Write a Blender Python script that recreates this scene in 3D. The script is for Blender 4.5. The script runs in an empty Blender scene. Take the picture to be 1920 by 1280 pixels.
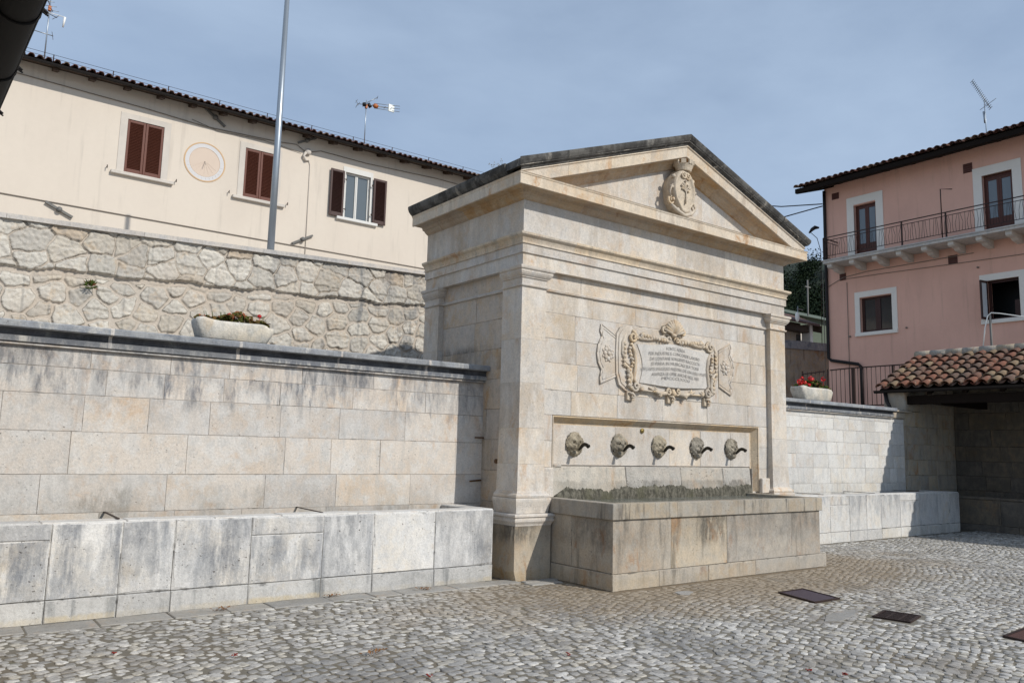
import bpy, math, random
import numpy as np
from mathutils import Vector, Matrix
R_ = math.radians
random.seed(7); rng = np.random.default_rng(7)
S = bpy.context.scene
col = S.collection

# ---------------------------------------------------------------- camera
CAM = Vector((-6.049, -7.864, 1.6))
yaw, pit, rol = -0.641, 1.703, 0.025
cd = bpy.data.cameras.new('camera'); cam = bpy.data.objects.new('camera', cd); col.objects.link(cam)
cam.matrix_world = Matrix.Translation(CAM) @ Matrix.Rotation(yaw, 4, 'Z') @ Matrix.Rotation(pit, 4, 'X') @ Matrix.Rotation(rol, 4, 'Z')
cd.sensor_width = 36.0; cd.lens = 1493.3 / 1920 * 36; cd.clip_start = 0.05; cd.clip_end = 3000
S.camera = cam

# ---------------------------------------------------------------- sun, sky, exposure
sun_to = Vector((0.345, -1.0, 0.78)).normalized()
el = math.asin(sun_to.z); az = math.atan2(sun_to.x, sun_to.y)
sl = bpy.data.lights.new('sun', 'SUN'); sun = bpy.data.objects.new('sun', sl); col.objects.link(sun)
sun.rotation_euler = sun_to.to_track_quat('Z', 'Y').to_euler(); sun.location = (10, -20, 30)
sl.energy = 3.5; sl.angle = R_(0.6); sl.color = (1.0, 0.95, 0.87)
W = bpy.data.worlds.new('World'); S.world = W; W.use_nodes = True
wn = W.node_tree.nodes; wl = W.node_tree.links; wn.clear()
wo = wn.new('ShaderNodeOutputWorld'); bg = wn.new('ShaderNodeBackground'); bg.inputs[1].default_value = 0.115
sky = wn.new('ShaderNodeTexSky'); sky.sky_type = 'NISHITA'; sky.sun_disc = False
sky.sun_elevation = el; sky.sun_rotation = az; sky.air_density = 1.0; sky.dust_density = 1.2; sky.ozone_density = 1.3; sky.altitude = 1400
tc = wn.new('ShaderNodeTexCoord'); mp = wn.new('ShaderNodeMapping'); mp.inputs['Scale'].default_value = (1.0, 1.6, 3.2); mp.inputs['Rotation'].default_value = (0.3, 0.2, 0.6)
no = wn.new('ShaderNodeTexNoise'); no.inputs['Scale'].default_value = 1.5; no.inputs['Detail'].default_value = 7; no.inputs['Roughness'].default_value = .55
rp = wn.new('ShaderNodeValToRGB'); rp.color_ramp.elements[0].position = .34; rp.color_ramp.elements[0].color = (.50, .50, .50, 1)
rp.color_ramp.elements[1].position = .72; rp.color_ramp.elements[1].color = (.95, .95, .95, 1)
mx = wn.new('ShaderNodeMix'); mx.data_type = 'RGBA'; mx.inputs[7].default_value = (4.05, 5.15, 6.75, 1)
wl.new(tc.outputs['Generated'], mp.inputs['Vector']); wl.new(mp.outputs[0], no.inputs['Vector']); wl.new(no.outputs['Fac'], rp.inputs[0])
wl.new(rp.outputs[0], mx.inputs[0]); wl.new(sky.outputs[0], mx.inputs[6]); wl.new(mx.outputs[2], bg.inputs[0]); wl.new(bg.outputs[0], wo.inputs[0])
S.view_settings.view_transform = 'Standard'; S.view_settings.look = 'None'; S.view_settings.exposure = 0.0; S.view_settings.gamma = 1.0

# ---------------------------------------------------------------- node helper
class N:
    def __init__(s, name, rough=.85, spec=.3):
        s.m = bpy.data.materials.new(name); s.m.use_nodes = True
        s.t = s.m.node_tree; s.n = s.t.nodes; s.l = s.t.links; s.n.clear()
        s.o = s.n.new('ShaderNodeOutputMaterial'); s.b = s.n.new('ShaderNodeBsdfPrincipled')
        s.l.new(s.b.outputs[0], s.o.inputs[0]); s.b.inputs['Roughness'].default_value = rough
        s.b.inputs['Specular IOR Level'].default_value = spec
        s.pos = s.n.new('ShaderNodeNewGeometry').outputs['Position']
    def lk(s, a, b):
        if isinstance(a, (int, float)): b.default_value = a
        elif isinstance(a, tuple): b.default_value = a if len(a) == 4 or b.type == 'VECTOR' else (*a, 1)
        else: s.l.new(a, b)
    def map(s, sc, v=None, loc=(0, 0, 0), rot=(0, 0, 0)):
        n = s.n.new('ShaderNodeMapping'); n.inputs['Scale'].default_value = sc; n.inputs['Location'].default_value = loc; n.inputs['Rotation'].default_value = rot
        s.l.new(v or s.pos, n.inputs[0]); return n.outputs[0]
    def noise(s, sc, v=None, det=4, ro=.55, dist=0):
        n = s.n.new('ShaderNodeTexNoise'); n.inputs['Scale'].default_value = sc; n.inputs['Detail'].default_value = det; n.inputs['Roughness'].default_value = ro
        n.inputs['Distortion'].default_value = dist; s.l.new(v or s.pos, n.inputs['Vector']); return n.outputs['Fac']
    def vor(s, sc, v=None, feat='F1', out='Distance', rnd=1):
        n = s.n.new('ShaderNodeTexVoronoi'); n.feature = feat; n.inputs['Scale'].default_value = sc; n.inputs['Randomness'].default_value = rnd
        s.l.new(v or s.pos, n.inputs['Vector']); return n.outputs[out]
    def step(s, f, a, b, lo=0., hi=1.):
        n = s.n.new('ShaderNodeMapRange'); n.interpolation_type = 'SMOOTHSTEP'; s.lk(f, n.inputs[0]); n.inputs[1].default_value = a; n.inputs[2].default_value = b
        n.inputs[3].default_value = lo; n.inputs[4].default_value = hi; return n.outputs[0]
    def math(s, op, a, b=0., c=None):
        n = s.n.new('ShaderNodeMath'); n.operation = op; s.lk(a, n.inputs[0]); s.lk(b, n.inputs[1])
        if c is not None: s.lk(c, n.inputs[2])
        return n.outputs[0]
    def mix(s, f, a, b, mode='MIX'):
        n = s.n.new('ShaderNodeMix'); n.data_type = 'RGBA'; n.blend_type = mode; s.lk(f, n.inputs[0]); s.lk(a, n.inputs[6]); s.lk(b, n.inputs[7]); return n.outputs[2]
    def hsv(s, c, h=.5, sa=1., v=1.):
        n = s.n.new('ShaderNodeHueSaturation'); s.lk(h, n.inputs[0]); s.lk(sa, n.inputs[1]); s.lk(v, n.inputs[2]); s.lk(c, n.inputs[4]); return n.outputs[0]
    def attr(s, nm):
        n = s.n.new('ShaderNodeAttribute'); n.attribute_name = nm; return n.outputs['Fac']
    def xyz(s, v=None):
        n = s.n.new('ShaderNodeSeparateXYZ'); s.l.new(v or s.pos, n.inputs[0]); return n.outputs
    def bump(s, h, st=.3, d=.01):
        n = s.n.new('ShaderNodeBump'); n.inputs['Strength'].default_value = st; n.inputs['Distance'].default_value = d; s.l.new(h, n.inputs['Height']); s.l.new(n.outputs[0], s.b.inputs['Normal'])
    def end(s, c):
        s.lk(c, s.b.inputs['Base Color']); return s.m

def stone(name, c1=(.60, .55, .475), c2=(.52, .45, .36), c3=(.50, .50, .48), warm=.35, warmcol=(.50, .31, .16), streak=.35, stcol=(.20, .20, .195),
          pits=.4, bump=.35, dirt_shade=(), rvar=.22, rough=.9, moss=None):
    """weathered limestone: broad tone shifts, iron stains, rain streaks, pits; rnd = per-block tone"""
    m = N(name, rough, .25)
    r = m.attr('rnd')
    off = m.n.new('ShaderNodeCombineXYZ'); m.lk(m.math('MULTIPLY', r, 17.), off.inputs[0]); m.lk(m.math('MULTIPLY', r, 31.), off.inputs[2])
    av = m.n.new('ShaderNodeVectorMath'); av.operation = 'ADD'; m.l.new(m.pos, av.inputs[0]); m.l.new(off.outputs[0], av.inputs[1]); P = av.outputs[0]
    big = m.noise(1.3, P, 3); med = m.noise(5.5, P, 6, .62); fine = m.noise(42, m.pos, 6, .7); vf = m.noise(150, m.pos, 3, .7)
    c = m.mix(m.step(m.math('ADD', big, m.math('MULTIPLY', m.math('SUBTRACT', med, .5), .5)), .40, .66), c1, c2)
    c = m.mix(m.math('MULTIPLY', m.step(med, .42, .62), .75), c, c3)
    c = m.mix(m.math('MULTIPLY', m.step(m.noise(11, m.map((1, 1, .55), P), 7, .7), .47, .62), .5), c, tuple(q * .76 for q in c3))
    c = m.mix(m.math('MULTIPLY', m.step(m.noise(2.6, m.map((1, 1, .6), P), 7, .7, .6), .55, .70), warm), c, warmcol)
    stz = m.noise(7.5, m.map((1, 1, .13), m.pos), 5, .62); stm = m.noise(1.0, m.map((1, 1, .8), m.pos), 3)
    sf = m.math('MULTIPLY', m.step(stz, .50, .70), m.step(stm, .42, .62)); sf = m.math('MULTIPLY', sf, streak)
    c = m.mix(sf, c, stcol)
    z = m.xyz()[2]
    for (dc, z0, z1, th, sc, amt, *zm) in dirt_shade:      # grime, and painted shade on the cap, with its own outline: strongest at z0, gone at z1
        g = m.step(z, z0, z1, 1, 0) if z0 < z1 else m.step(z, z1, z0, 0, 1)
        if zm: g = m.math('MULTIPLY', g, m.step(z, zm[0], zm[0] + .06))
        nn = m.noise(sc, m.map((1, 1, .22), m.pos), 6, .68, .3)
        gate = m.math('MULTIPLY', m.step(m.math('FRACT', m.math('MULTIPLY', r, 7.31)), .15, .85, .45, 1.0), m.step(m.noise(1.6, m.map((1, 1, .5), m.pos, (3, 1, 7)), 4, .6), .38, .60, .25, 1.))
        f = m.step(m.math('ADD', nn, m.math('MULTIPLY', g, .16)), th - .02, th + .16)
        f = m.math('MULTIPLY', f, m.math('MULTIPLY', m.math('MULTIPLY', m.step(g, 0.0, .45), gate), amt))
        f = m.math('MULTIPLY', f, m.step(m.noise(26, m.map((1, 1, .5), m.pos), 5, .75), .30, .58, .55, 1.)); c = m.mix(f, c, dc)
    jt = m.math('MULTIPLY', m.attr('jt'), .8); c = m.mix(jt, c, m.mix(m.step(m.noise(6, m.pos, 5, .65), .50, .66), tuple(q * .86 for q in c1), tuple(q * .26 for q in c1)))
    v = m.math('ADD', m.math('MULTIPLY', m.math('SUBTRACT', fine, .5), .70), m.math('MULTIPLY', m.math('SUBTRACT', r, .5), rvar))
    v = m.math('ADD', v, m.math('MULTIPLY', m.math('SUBTRACT', vf, .5), .6))
    c = m.hsv(c, .5, m.math('ADD', m.math('MULTIPLY', r, .5), .75), m.math('ADD', v, 1.0))
    pm = m.noise(30, m.map((1, 1, 1.5), P), 3, .5); pk = m.step(m.noise(1.7, P, 3), .42, .62)
    pf = m.math('MULTIPLY', m.step(pm, .64, .70), m.math('MULTIPLY', pk, pits)); c = m.mix(pf, c, (.09, .08, .07))
    hgt = m.math('SUBTRACT', m.math('ADD', fine, m.math('MULTIPLY', med, .7)), m.math('MULTIPLY', pf, 1.6))
    m.bump(hgt, bump, .012)
    return m.end(c)

def plain(name, c, rough=.6, var=.12, sc=20, metal=0., spec=.4, bump=.08):
    m = N(name, rough, spec); m.b.inputs['Metallic'].default_value = metal
    n = m.noise(sc, None, 5, .6); n2 = m.noise(sc * .15, None, 3)
    v = m.math('ADD', 1 - var, m.math('MULTIPLY', m.math('ADD', n, n2), var))
    cc = m.hsv((*c, 1), .5, 1., m.math('MULTIPLY', v, m.math('ADD', .9, m.math('MULTIPLY', m.attr('rnd'), .2))))
    if bump: m.bump(n, bump, .01)
    return m.end(cc)

def plaster(name, c, c2, sc=.6, spots=.0, bump=.15):
    m = N(name, .92, .2)
    a = m.noise(sc, m.map((1, 1, .6)), 4, .55); b = m.noise(9, None, 5, .6); f = m.noise(60, None, 4, .6)
    cc = m.mix(m.step(a, .35, .68), c, c2)
    st = m.math('MULTIPLY', m.step(m.noise(5, m.map((1, 1, .08)), 4, .6),   .54, .72), .30)
    cc = m.mix(st, cc, tuple(x * .55 for x in c))
    cc = m.hsv(cc, .5, 1., m.math('ADD', .93, m.math('MULTIPLY', m.math('ADD', b, f), .07)))
    m.bump(f, bump, .006); return m.end(cc)

M = {}
GREYB = (.155, .165, .185)
FC = dict(c1=(.61, .56, .495), c2=(.545, .455, .36), c3=(.59, .57, .54), warm=.62, warmcol=(.46, .29, .16), streak=.45, stcol=(.32, .28, .235), pits=.3, rvar=.14)
M['fount'] = stone('fountain_limestone', dirt_shade=[((.34, .27, .19), 1.36, 1.0, .50, 5, .5)], **FC)
M['fside_shade'] = stone('fountain_side_shaded_limestone', dirt_shade=[((.030, .030, .032), 2.70, 3.10, .44, 7, .95, 2.6), ((.20, .17, .13), .9, 2.2, .55, 4, .5)], **{**FC, 'c1': (.50, .43, .355), 'c2': (.43, .34, .25), 'c3': (.47, .43, .385)})  # side panel base: brown patina, also darkened to paint its shade into the colour
M['fwarm'] = stone('fountain_patinated_limestone', c1=(.61, .53, .43), c2=(.54, .415, .29), c3=(.58, .52, .44), warm=.85, warmcol=(.42, .23, .11), streak=.5, stcol=(.27, .21, .155), pits=.3, rvar=.12)
M['fount_low'] = stone('fountain_base_limestone', c1=(.45, .395, .32), c2=(.39, .315, .235), c3=(.40, .37, .32), warm=.8, warmcol=(.32, .175, .09), streak=.75, stcol=(.15, .135, .11), pits=.5,
                       dirt_shade=[((.075, .07, .06), .80, .30, .44, 9, .8), ((.38, .29, .17), .0, .18, .42, 5, .5)])
M['soffit'] = stone('patina_and_shade_soffit_stone', c1=(.44, .32, .205), c2=(.36, .235, .135), c3=(.47, .385, .29), warm=.8, warmcol=(.28, .145, .065), streak=.4, stcol=(.2, .14, .09), pits=.3, rvar=.12)  # brown patina plus painted underside shade and warm bounce in the base colour
M['rim'] = stone('basin_rim_limestone', c1=(.38, .335, .27), c2=(.33, .275, .21), c3=(.36, .34, .30), warm=.5, streak=1.0, stcol=(.065, .062, .056), pits=.5)
M['ledge'] = stone('splash_ledge_limestone', c1=(.50, .46, .40), c2=(.46, .40, .33), c3=(.44, .42, .38), warm=.5, warmcol=(.42, .28, .17), streak=.5, stcol=(.25, .22, .18), pits=1.0, bump=.8,
                   dirt_shade=[((.12, .11, .09), 1.12, 1.22, .46, 9, .7)])
M['carve'] = stone('carved_limestone', c1=(.59, .50, .385), c2=(.52, .40, .27), c3=(.52, .45, .36), warm=.75, warmcol=(.38, .20, .095), streak=.4, pits=.5, bump=.5)
M['roofslab'] = stone('lichened_roof_slab', c1=(.060, .057, .053), c2=(.030, .029, .028), c3=(.150, .145, .135), warm=.80, warmcol=(.44, .40, .34), streak=.5, stcol=(.02, .02, .02), pits=.3, bump=.5)
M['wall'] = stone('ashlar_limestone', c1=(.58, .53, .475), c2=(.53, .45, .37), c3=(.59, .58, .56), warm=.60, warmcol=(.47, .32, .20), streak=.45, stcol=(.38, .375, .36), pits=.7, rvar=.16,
                  dirt_shade=[((.10, .11, .13), 2.46, 1.7, .585, 10, .9), (GREYB, 2.46, 1.6, .53, 8, .5), ((.20, .19, .165), .86, 1.25, .52, 5, .6)])
M['wallwhite'] = stone('pale_ashlar_limestone', c1=(.615, .60, .57), c2=(.575, .53, .465), c3=(.61, .61, .60), warm=.4, warmcol=(.47, .34, .23), streak=.35, stcol=(.40, .395, .38), pits=.5, rvar=.2,
                  dirt_shade=[((.24, .23, .20), .95, 1.15, .50, 5, .5)])
M['wallwhite2'] = stone('pale_trough_limestone', c1=(.60, .585, .56), c2=(.57, .53, .47), c3=(.58, .585, .58), warm=.4, warmcol=(.47, .36, .25), streak=.8, stcol=(.26, .265, .27), pits=.7, rvar=.2,
                  dirt_shade=[(GREYB, .88, .2, .55, 5, .6)])
M['cap'] = stone('grey_weathered_cap', c1=(.27, .285, .31), c2=(.17, .185, .21), c3=(.36, .37, .375), warm=.75, warmcol=(.60, .58, .53), streak=.6, stcol=(.10, .11, .125), pits=.4, bump=.45, dirt_shade=[((.62, .60, .54), 2.44, 2.62, .60, 12, .85), ((.05, .052, .06), 2.53, 2.70, .50, 10, .5, 2.535)])  # pale band is lichen; the dark one paints shade under the slab
M['troughrim'] = stone('trough_rim_limestone', c1=(.60, .59, .57), c2=(.56, .53, .49), c3=(.58, .58, .57), warm=.25, streak=.2, pits=.4)
M['trough'] = stone('trough_limestone', c1=(.66, .65, .63), c2=(.63, .595, .54), c3=(.61, .61, .605), warm=.5, warmcol=(.50, .42, .31), streak=.65, stcol=(.27, .285, .31), pits=1.0, bump=.5, rvar=.2,
                    dirt_shade=[(GREYB, .86, .0, .545, 4.2, .8), ((.20, .21, .225), .2, .9, .55, 9, .6), ((.50, .42, .28), .0, .12, .46, 6, .6)])
M['plinth'] = stone('trough_plinth_limestone', c1=(.50, .495, .48), c2=(.38, .38, .365), c3=(.56, .55, .53), warm=.30, warmcol=(.47, .39, .26), streak=.9, stcol=(.15, .16, .165), pits=.7,
                    dirt_shade=[((.50, .42, .28), .0, .09, .44, 6, .7)])
M['slabs'] = stone('paving_slab_stone', c1=(.33, .315, .29), c2=(.27, .25, .22), c3=(.34, .335, .32), warm=.3, streak=.0, pits=.4)
M['planter'] = stone('white_planter_stone', c1=(.66, .63, .57), c2=(.60, .54, .44), c3=(.50, .50, .47), warm=.5, warmcol=(.50, .36, .2), streak=.3, pits=.5, bump=.7)
M['coping'] = stone('terrace_coping', c1=(.56, .52, .47), c2=(.50, .46, .42), c3=(.47, .46, .45), warm=.1, streak=.25, pits=.1, bump=.15)
M['oldwall'] = stone('brown_old_wall', c1=(.42, .36, .28), c2=(.31, .25, .18), c3=(.38, .36, .32), warm=.7, warmcol=(.32, .18, .10), streak=.6, stcol=(.10, .09, .08), pits=.5, bump=.7)
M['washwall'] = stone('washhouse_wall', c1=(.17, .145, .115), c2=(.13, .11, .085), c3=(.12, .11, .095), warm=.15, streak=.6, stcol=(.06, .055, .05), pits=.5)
M['cream'] = plaster('cream_plaster', (.655, .585, .50), (.62, .55, .47))
M['pink'] = plaster('pink_plaster', (.75, .45, .35), (.69, .41, .32), sc=.9)
M['whitetrim'] = plain('white_trim', (.66, .65, .62), .8, .06)
M['paletrim'] = plaster('grey_stone_trim', (.60, .55, .49), (.54, .50, .45), sc=3)
M['pinktrim'] = plain('pale_window_surround', (.78, .73, .66), .85, .08)
M['shut_red'] = plain('red_brown_shutter', (.115, .033, .018), .55, .15)
M['shut_dark'] = plain('dark_brown_shutter', (.045, .016, .012), .5, .12)
M['wood_black'] = plain('near_black_timber', (.014, .010, .008), .85, .2, 12, 0, .1)  # near-black tone for roof undersides and beams
M['wood'] = plain('dark_timber', (.055, .032, .02), .75, .25, 12)
M['woodred'] = plain('mahogany_joinery', (.085, .026, .016), .45, .15)
M['neargutter'] = plain('shade_dark_gutter', (.006, .005, .0045), .8, .1, 8, .1)  # near-black base paints the roof edge's shade into the gutter
M['gutter'] = plain('dark_gutter', (.013, .010, .009), .6, .1, 8, .2)
M['iron'] = plain('wrought_iron', (.045, .028, .024), .6, .2, 30, .4)
M['rust'] = plain('rusty_iron', (.14, .075, .035), .8, .3, 30, .2)
M['steel'] = plain('galvanised_steel', (.36, .40, .44), .38, .08, 8, .65)
M['greyiron'] = plain('grey_tie_iron', (.16, .155, .145), .7, .15, 20, .3)
M['alu'] = plain('aluminium', (.30, .32, .32), .4, .05, 20, .7)
M['whitepl'] = plain('white_plastic', (.75, .74, .70), .5, .05)
M['cable'] = plain('grey_cable', (.20, .17, .14), .7, .1)
M['black'] = plain('black_rubber', (.012, .012, .013), .5, .1)
M['orange'] = plain('orange_plastic', (.40, .12, .03), .5, .1)
M['bronze'] = plain('dark_bronze', (.035, .032, .026), .38, .3, 30, .75)
M['brass'] = plain('old_brass', (.30, .22, .07), .5, .2, 30, .6)
M['plate'] = plain('painted_steel_plate', (.075, .055, .075), .55, .15, 15, .4)
M['plate2'] = plain('rusty_cover_plate', (.10, .05, .04), .7, .2, 15, .3)
M['soil'] = plain('soil', (.05, .035, .022), .95, .4)
M['ochre'] = plain('ochre_paint', (.56, .38, .22), .85, .12)
M['dialwhite'] = plain('dial_white', (.60, .59, .59), .85, .06)
M['dialpink'] = plain('dial_face_plaster', (.62, .51, .42), .9, .08, 4)
M['dialline'] = plain('dial_line_paint', (.53, .43, .35), .9, .1)
M['letters'] = plain('inscription_paint', (.27, .255, .24), .8, .1)
M['tablet'] = stone('inscribed_marble', c1=(.54, .51, .47), c2=(.52, .48, .43), c3=(.53, .515, .49), warm=.15, streak=.1, pits=.0, bump=.1)
M['droppet'] = plain('fallen_petal', (.22, .02, .012), .8, .3)
M['redpet'] = plain('red_petal', (.55, .012, .015), .6, .2)
M['leafdry'] = plain('dry_leaf', (.24, .12, .05), .9, .35)
M['curtain'] = plain('curtain', (.55, .58, .60), .9, .1)

def foliage(name, a, b, c=None):
    m = N(name, .85, .12); r = m.attr('rnd'); cc = m.mix(r, a, b)
    if c: cc = m.mix(m.step(r, .78, .86), cc, c)
    cc = m.hsv(cc, .5, 1., m.math('ADD', .75, m.math('MULTIPLY', m.noise(3.), .5)))
    m.b.inputs['Subsurface Weight'].default_value = 0
    return m.end(cc)
M['geran'] = foliage('geranium_leaf', (.035, .06, .012), (.09, .12, .025), (.16, .06, .03))
M['geranred'] = foliage('autumn_geranium_leaf', (.085, .055, .018), (.075, .095, .022), (.22, .07, .03))
M['forest'] = foliage('forest_foliage', (.006, .013, .005), (.013, .023, .008))
M['bush'] = foliage('bush_foliage', (.08, .11, .02), (.16, .19, .04))
M['drystalk'] = foliage('dry_stalk', (.30, .27, .20), (.22, .20, .15))

def glass(name, c=(.03, .04, .05), rough=.04):
    m = N(name, rough, .9); m.b.inputs['Coat Weight'].default_value = .0; m.b.inputs['IOR'].default_value = 1.6
    return m.end((*c, 1))
M['glass'] = glass('window_glass', (.10, .12, .13)); M['glassdark'] = glass('dark_glass', (.012, .012, .014), .08)

def water_mat():
    m = N('trough_water', .16, .5); m.bump(m.noise(14, m.map((1, 2.2, 1)), 3), .25, .01); m.b.inputs['IOR'].default_value = 1.33
    return m.end(m.mix(m.step(m.noise(5.), .40, .62), (.10, .105, .09), (.20, .205, .185)))
M['water'] = water_mat()

def tile_mat(name, a, b, c, d):
    m = N(name, .88, .25); r = m.attr('rnd')
    cc = m.mix(m.step(r, .25, .35), a, b); cc = m.mix(m.step(r, .55, .62), cc, c); cc = m.mix(m.step(r, .80, .86), cc, d)
    n = m.noise(9, None, 6, .65); f = m.noise(50, None, 4)
    cc = m.mix(m.math('MULTIPLY', m.step(n, .50, .68), .7), cc, (.13, .12, .10))
    cc = m.mix(m.math('MULTIPLY', m.step(m.noise(13, m.map((1, 1, 1), None, (5, 3, 1)), 5), .58, .68), .5), cc, (.38, .34, .25))
    cc = m.hsv(cc, .5, 1., m.math('ADD', .75, m.math('MULTIPLY', f, .5))); m.bump(f, .3, .006); return m.end(cc)
M['tile'] = tile_mat('clay_tile', (.25, .110, .072), (.17, .108, .082), (.26, .145, .095), (.28, .20, .125))
M['tiledark'] = tile_mat('aged_clay_tile', (.13, .055, .042), (.10, .052, .044), (.16, .08, .055), (.20, .125, .09))

def moss_mat():
    m = N('wet_moss', .9, .3); n = m.noise(25, m.map((1, 1, .5)), 6, .7); a = m.noise(3)
    cc = m.mix(m.step(n, .4, .65), (.060, .056, .043), (.17, .158, .125)); cc = m.mix(m.math('MULTIPLY', m.step(a, .5, .7), .5), cc, (.115, .11, .065))
    m.bump(n, .9, .02); return m.end(cc)
M['moss'] = moss_mat()

def cobble_mat():
    m = N('cobble_stone', .72, .35); r = m.attr('rnd'); x, y, z = m.xyz()
    cc = m.mix(m.step(r, .0, .55), (.285, .275, .258), (.47, .455, .43)); cc = m.mix(m.step(r, .62, .74), cc, (.48, .45, .39)); cc = m.mix(m.step(r, .82, .90), cc, (.62, .60, .56))
    n = m.noise(22, None, 5, .65); f = m.noise(120, None, 4, .6)
    cc = m.mix(m.math('MULTIPLY', m.step(n, .45, .66), .6), cc, (.15, .14, .125))
    # dusty brown ground around the basin
    ax = m.math('MULTIPLY', m.math('SUBTRACT', x, 2.6), .22); ay = m.math('MULTIPLY', m.math('ADD', y, 1.1), .62)
    d = m.math('SQRT', m.math('ADD', m.math('MULTIPLY', ax, ax), m.math('MULTIPLY', ay, ay)))
    d = m.math('ADD', d, m.math('MULTIPLY', m.math('SUBTRACT', m.noise(1.3, None, 5, .6), .5), 1.1))
    cc = m.mix(m.math('MULTIPLY', m.step(d, .55, 1.25, 1, 0), .80), cc, (.285, .225, .155))
    cc = m.mix(m.math('MULTIPLY', m.step(m.noise(.8, None, 6, .65), .50, .64), .6), cc, (.20, .175, .145)); cc = m.mix(m.math('MULTIPLY', m.step(m.noise(.5, m.map((1, 1, 1), None, (7, 3, 1)), 6, .65), .52, .66), .4), cc, (.13, .135, .145))
    cc = m.hsv(cc, .5, 1., m.math('ADD', .72, m.math('MULTIPLY', f, .56))); m.bump(m.math('ADD', n, f), .4, .006); return m.end(cc)
M['cobble'] = cobble_mat()
def joint_mat():
    m = N('earth_joints', .95, .15); n = m.noise(9, None, 6, .7); a = m.noise(.9, None, 4)
    cc = m.mix(n, (.13, .12, .10), (.23, .21, .175)); cc = m.mix(m.math('MULTIPLY', m.step(a, .45, .62), .5), cc, (.17, .14, .10))
    x, y, z = m.xyz(); ax = m.math('MULTIPLY', m.math('SUBTRACT', x, 2.6), .22); ay = m.math('MULTIPLY', m.math('ADD', y, 1.1), .62)
    d = m.math('ADD', m.math('SQRT', m.math('ADD', m.math('MULTIPLY', ax, ax), m.math('MULTIPLY', ay, ay))), m.math('MULTIPLY', m.math('SUBTRACT', m.noise(1.3, None, 5, .6), .5), 1.1))
    cc = m.mix(m.math('MULTIPLY', m.step(d, .55, 1.25, 1, 0), .75), cc, (.22, .17, .115)); cc = m.mix(m.math('MULTIPLY', m.step(m.noise(5.), .62, .7), .35), cc, (.07, .085, .03))
    m.bump(n, .5, .01); return m.end(cc)
M['joint'] = joint_mat()
def rubble_mat():
    m = N('rubble_masonry', .92, .2); r = m.attr('rnd'); k = m.attr('mort'); P = m.pos
    cc = m.mix(m.step(r, 0, .5), (.49, .46, .41), (.57, .54, .48)); cc = m.mix(m.step(r, .72, .80), cc, (.51, .465, .395)); cc = m.mix(m.step(r, .95, .97), cc, (.48, .40, .31))
    cc = m.hsv(cc, .5, 1., m.math('ADD', .82, m.math('MULTIPLY', m.math('FRACT', m.math('MULTIPLY', r, 13.7)), .3)))
    ck = m.vor(9, m.map((1, 1, 1.5)), 'DISTANCE_TO_EDGE'); cc = m.mix(m.math('MULTIPLY', m.step(ck, .0, .03, 1, 0), .35), cc, (.25, .23, .20))
    big = m.noise(5, None, 7, .7); f = m.noise(38, None, 6, .7)
    cc = m.mix(m.math('MULTIPLY', m.step(big, .46, .62), .55), cc, (.40, .375, .34)); cc = m.mix(m.math('MULTIPLY', m.step(m.noise(3.3, m.map((1, 1, 1), None, (9, 2, 4)), 6, .7), .55, .68), .5), cc, (.50, .37, .24))
    mort = m.mix(m.noise(4), (.53, .46, .385), (.47, .425, .37)); cc = m.mix(m.math('MULTIPLY', k, .9), cc, mort)
    cc = m.mix(m.math('MULTIPLY', m.math('MULTIPLY', m.step(k, .10, .40), m.step(k, .60, .95, 1, 0)), m.step(m.noise(3.5, None, 3), .40, .58, .2, .8)), cc, (.13, .115, .095))
    st = m.math('MULTIPLY', m.step(m.noise(2.6, m.map((1, 1, .22)), 5, .65), .55, .68), .8)
    st = m.math('MULTIPLY', st, m.step(m.xyz()[0], -2.6, .6)); cc = m.mix(st, cc, (.19, .195, .20))
    cc = m.mix(m.math('MULTIPLY', m.step(m.noise(1.1, None, 4), .52, .68), .18), cc, (.52, .41, .30))
    cc = m.hsv(cc, .5, 1., m.math('ADD', .72, m.math('MULTIPLY', f, .56))); m.bump(m.math('ADD', f, m.math('MULTIPLY', m.noise(16, None, 7, .75), 1.5)), .6, .010); return m.end(cc)
M['rubble'] = rubble_mat()

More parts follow.
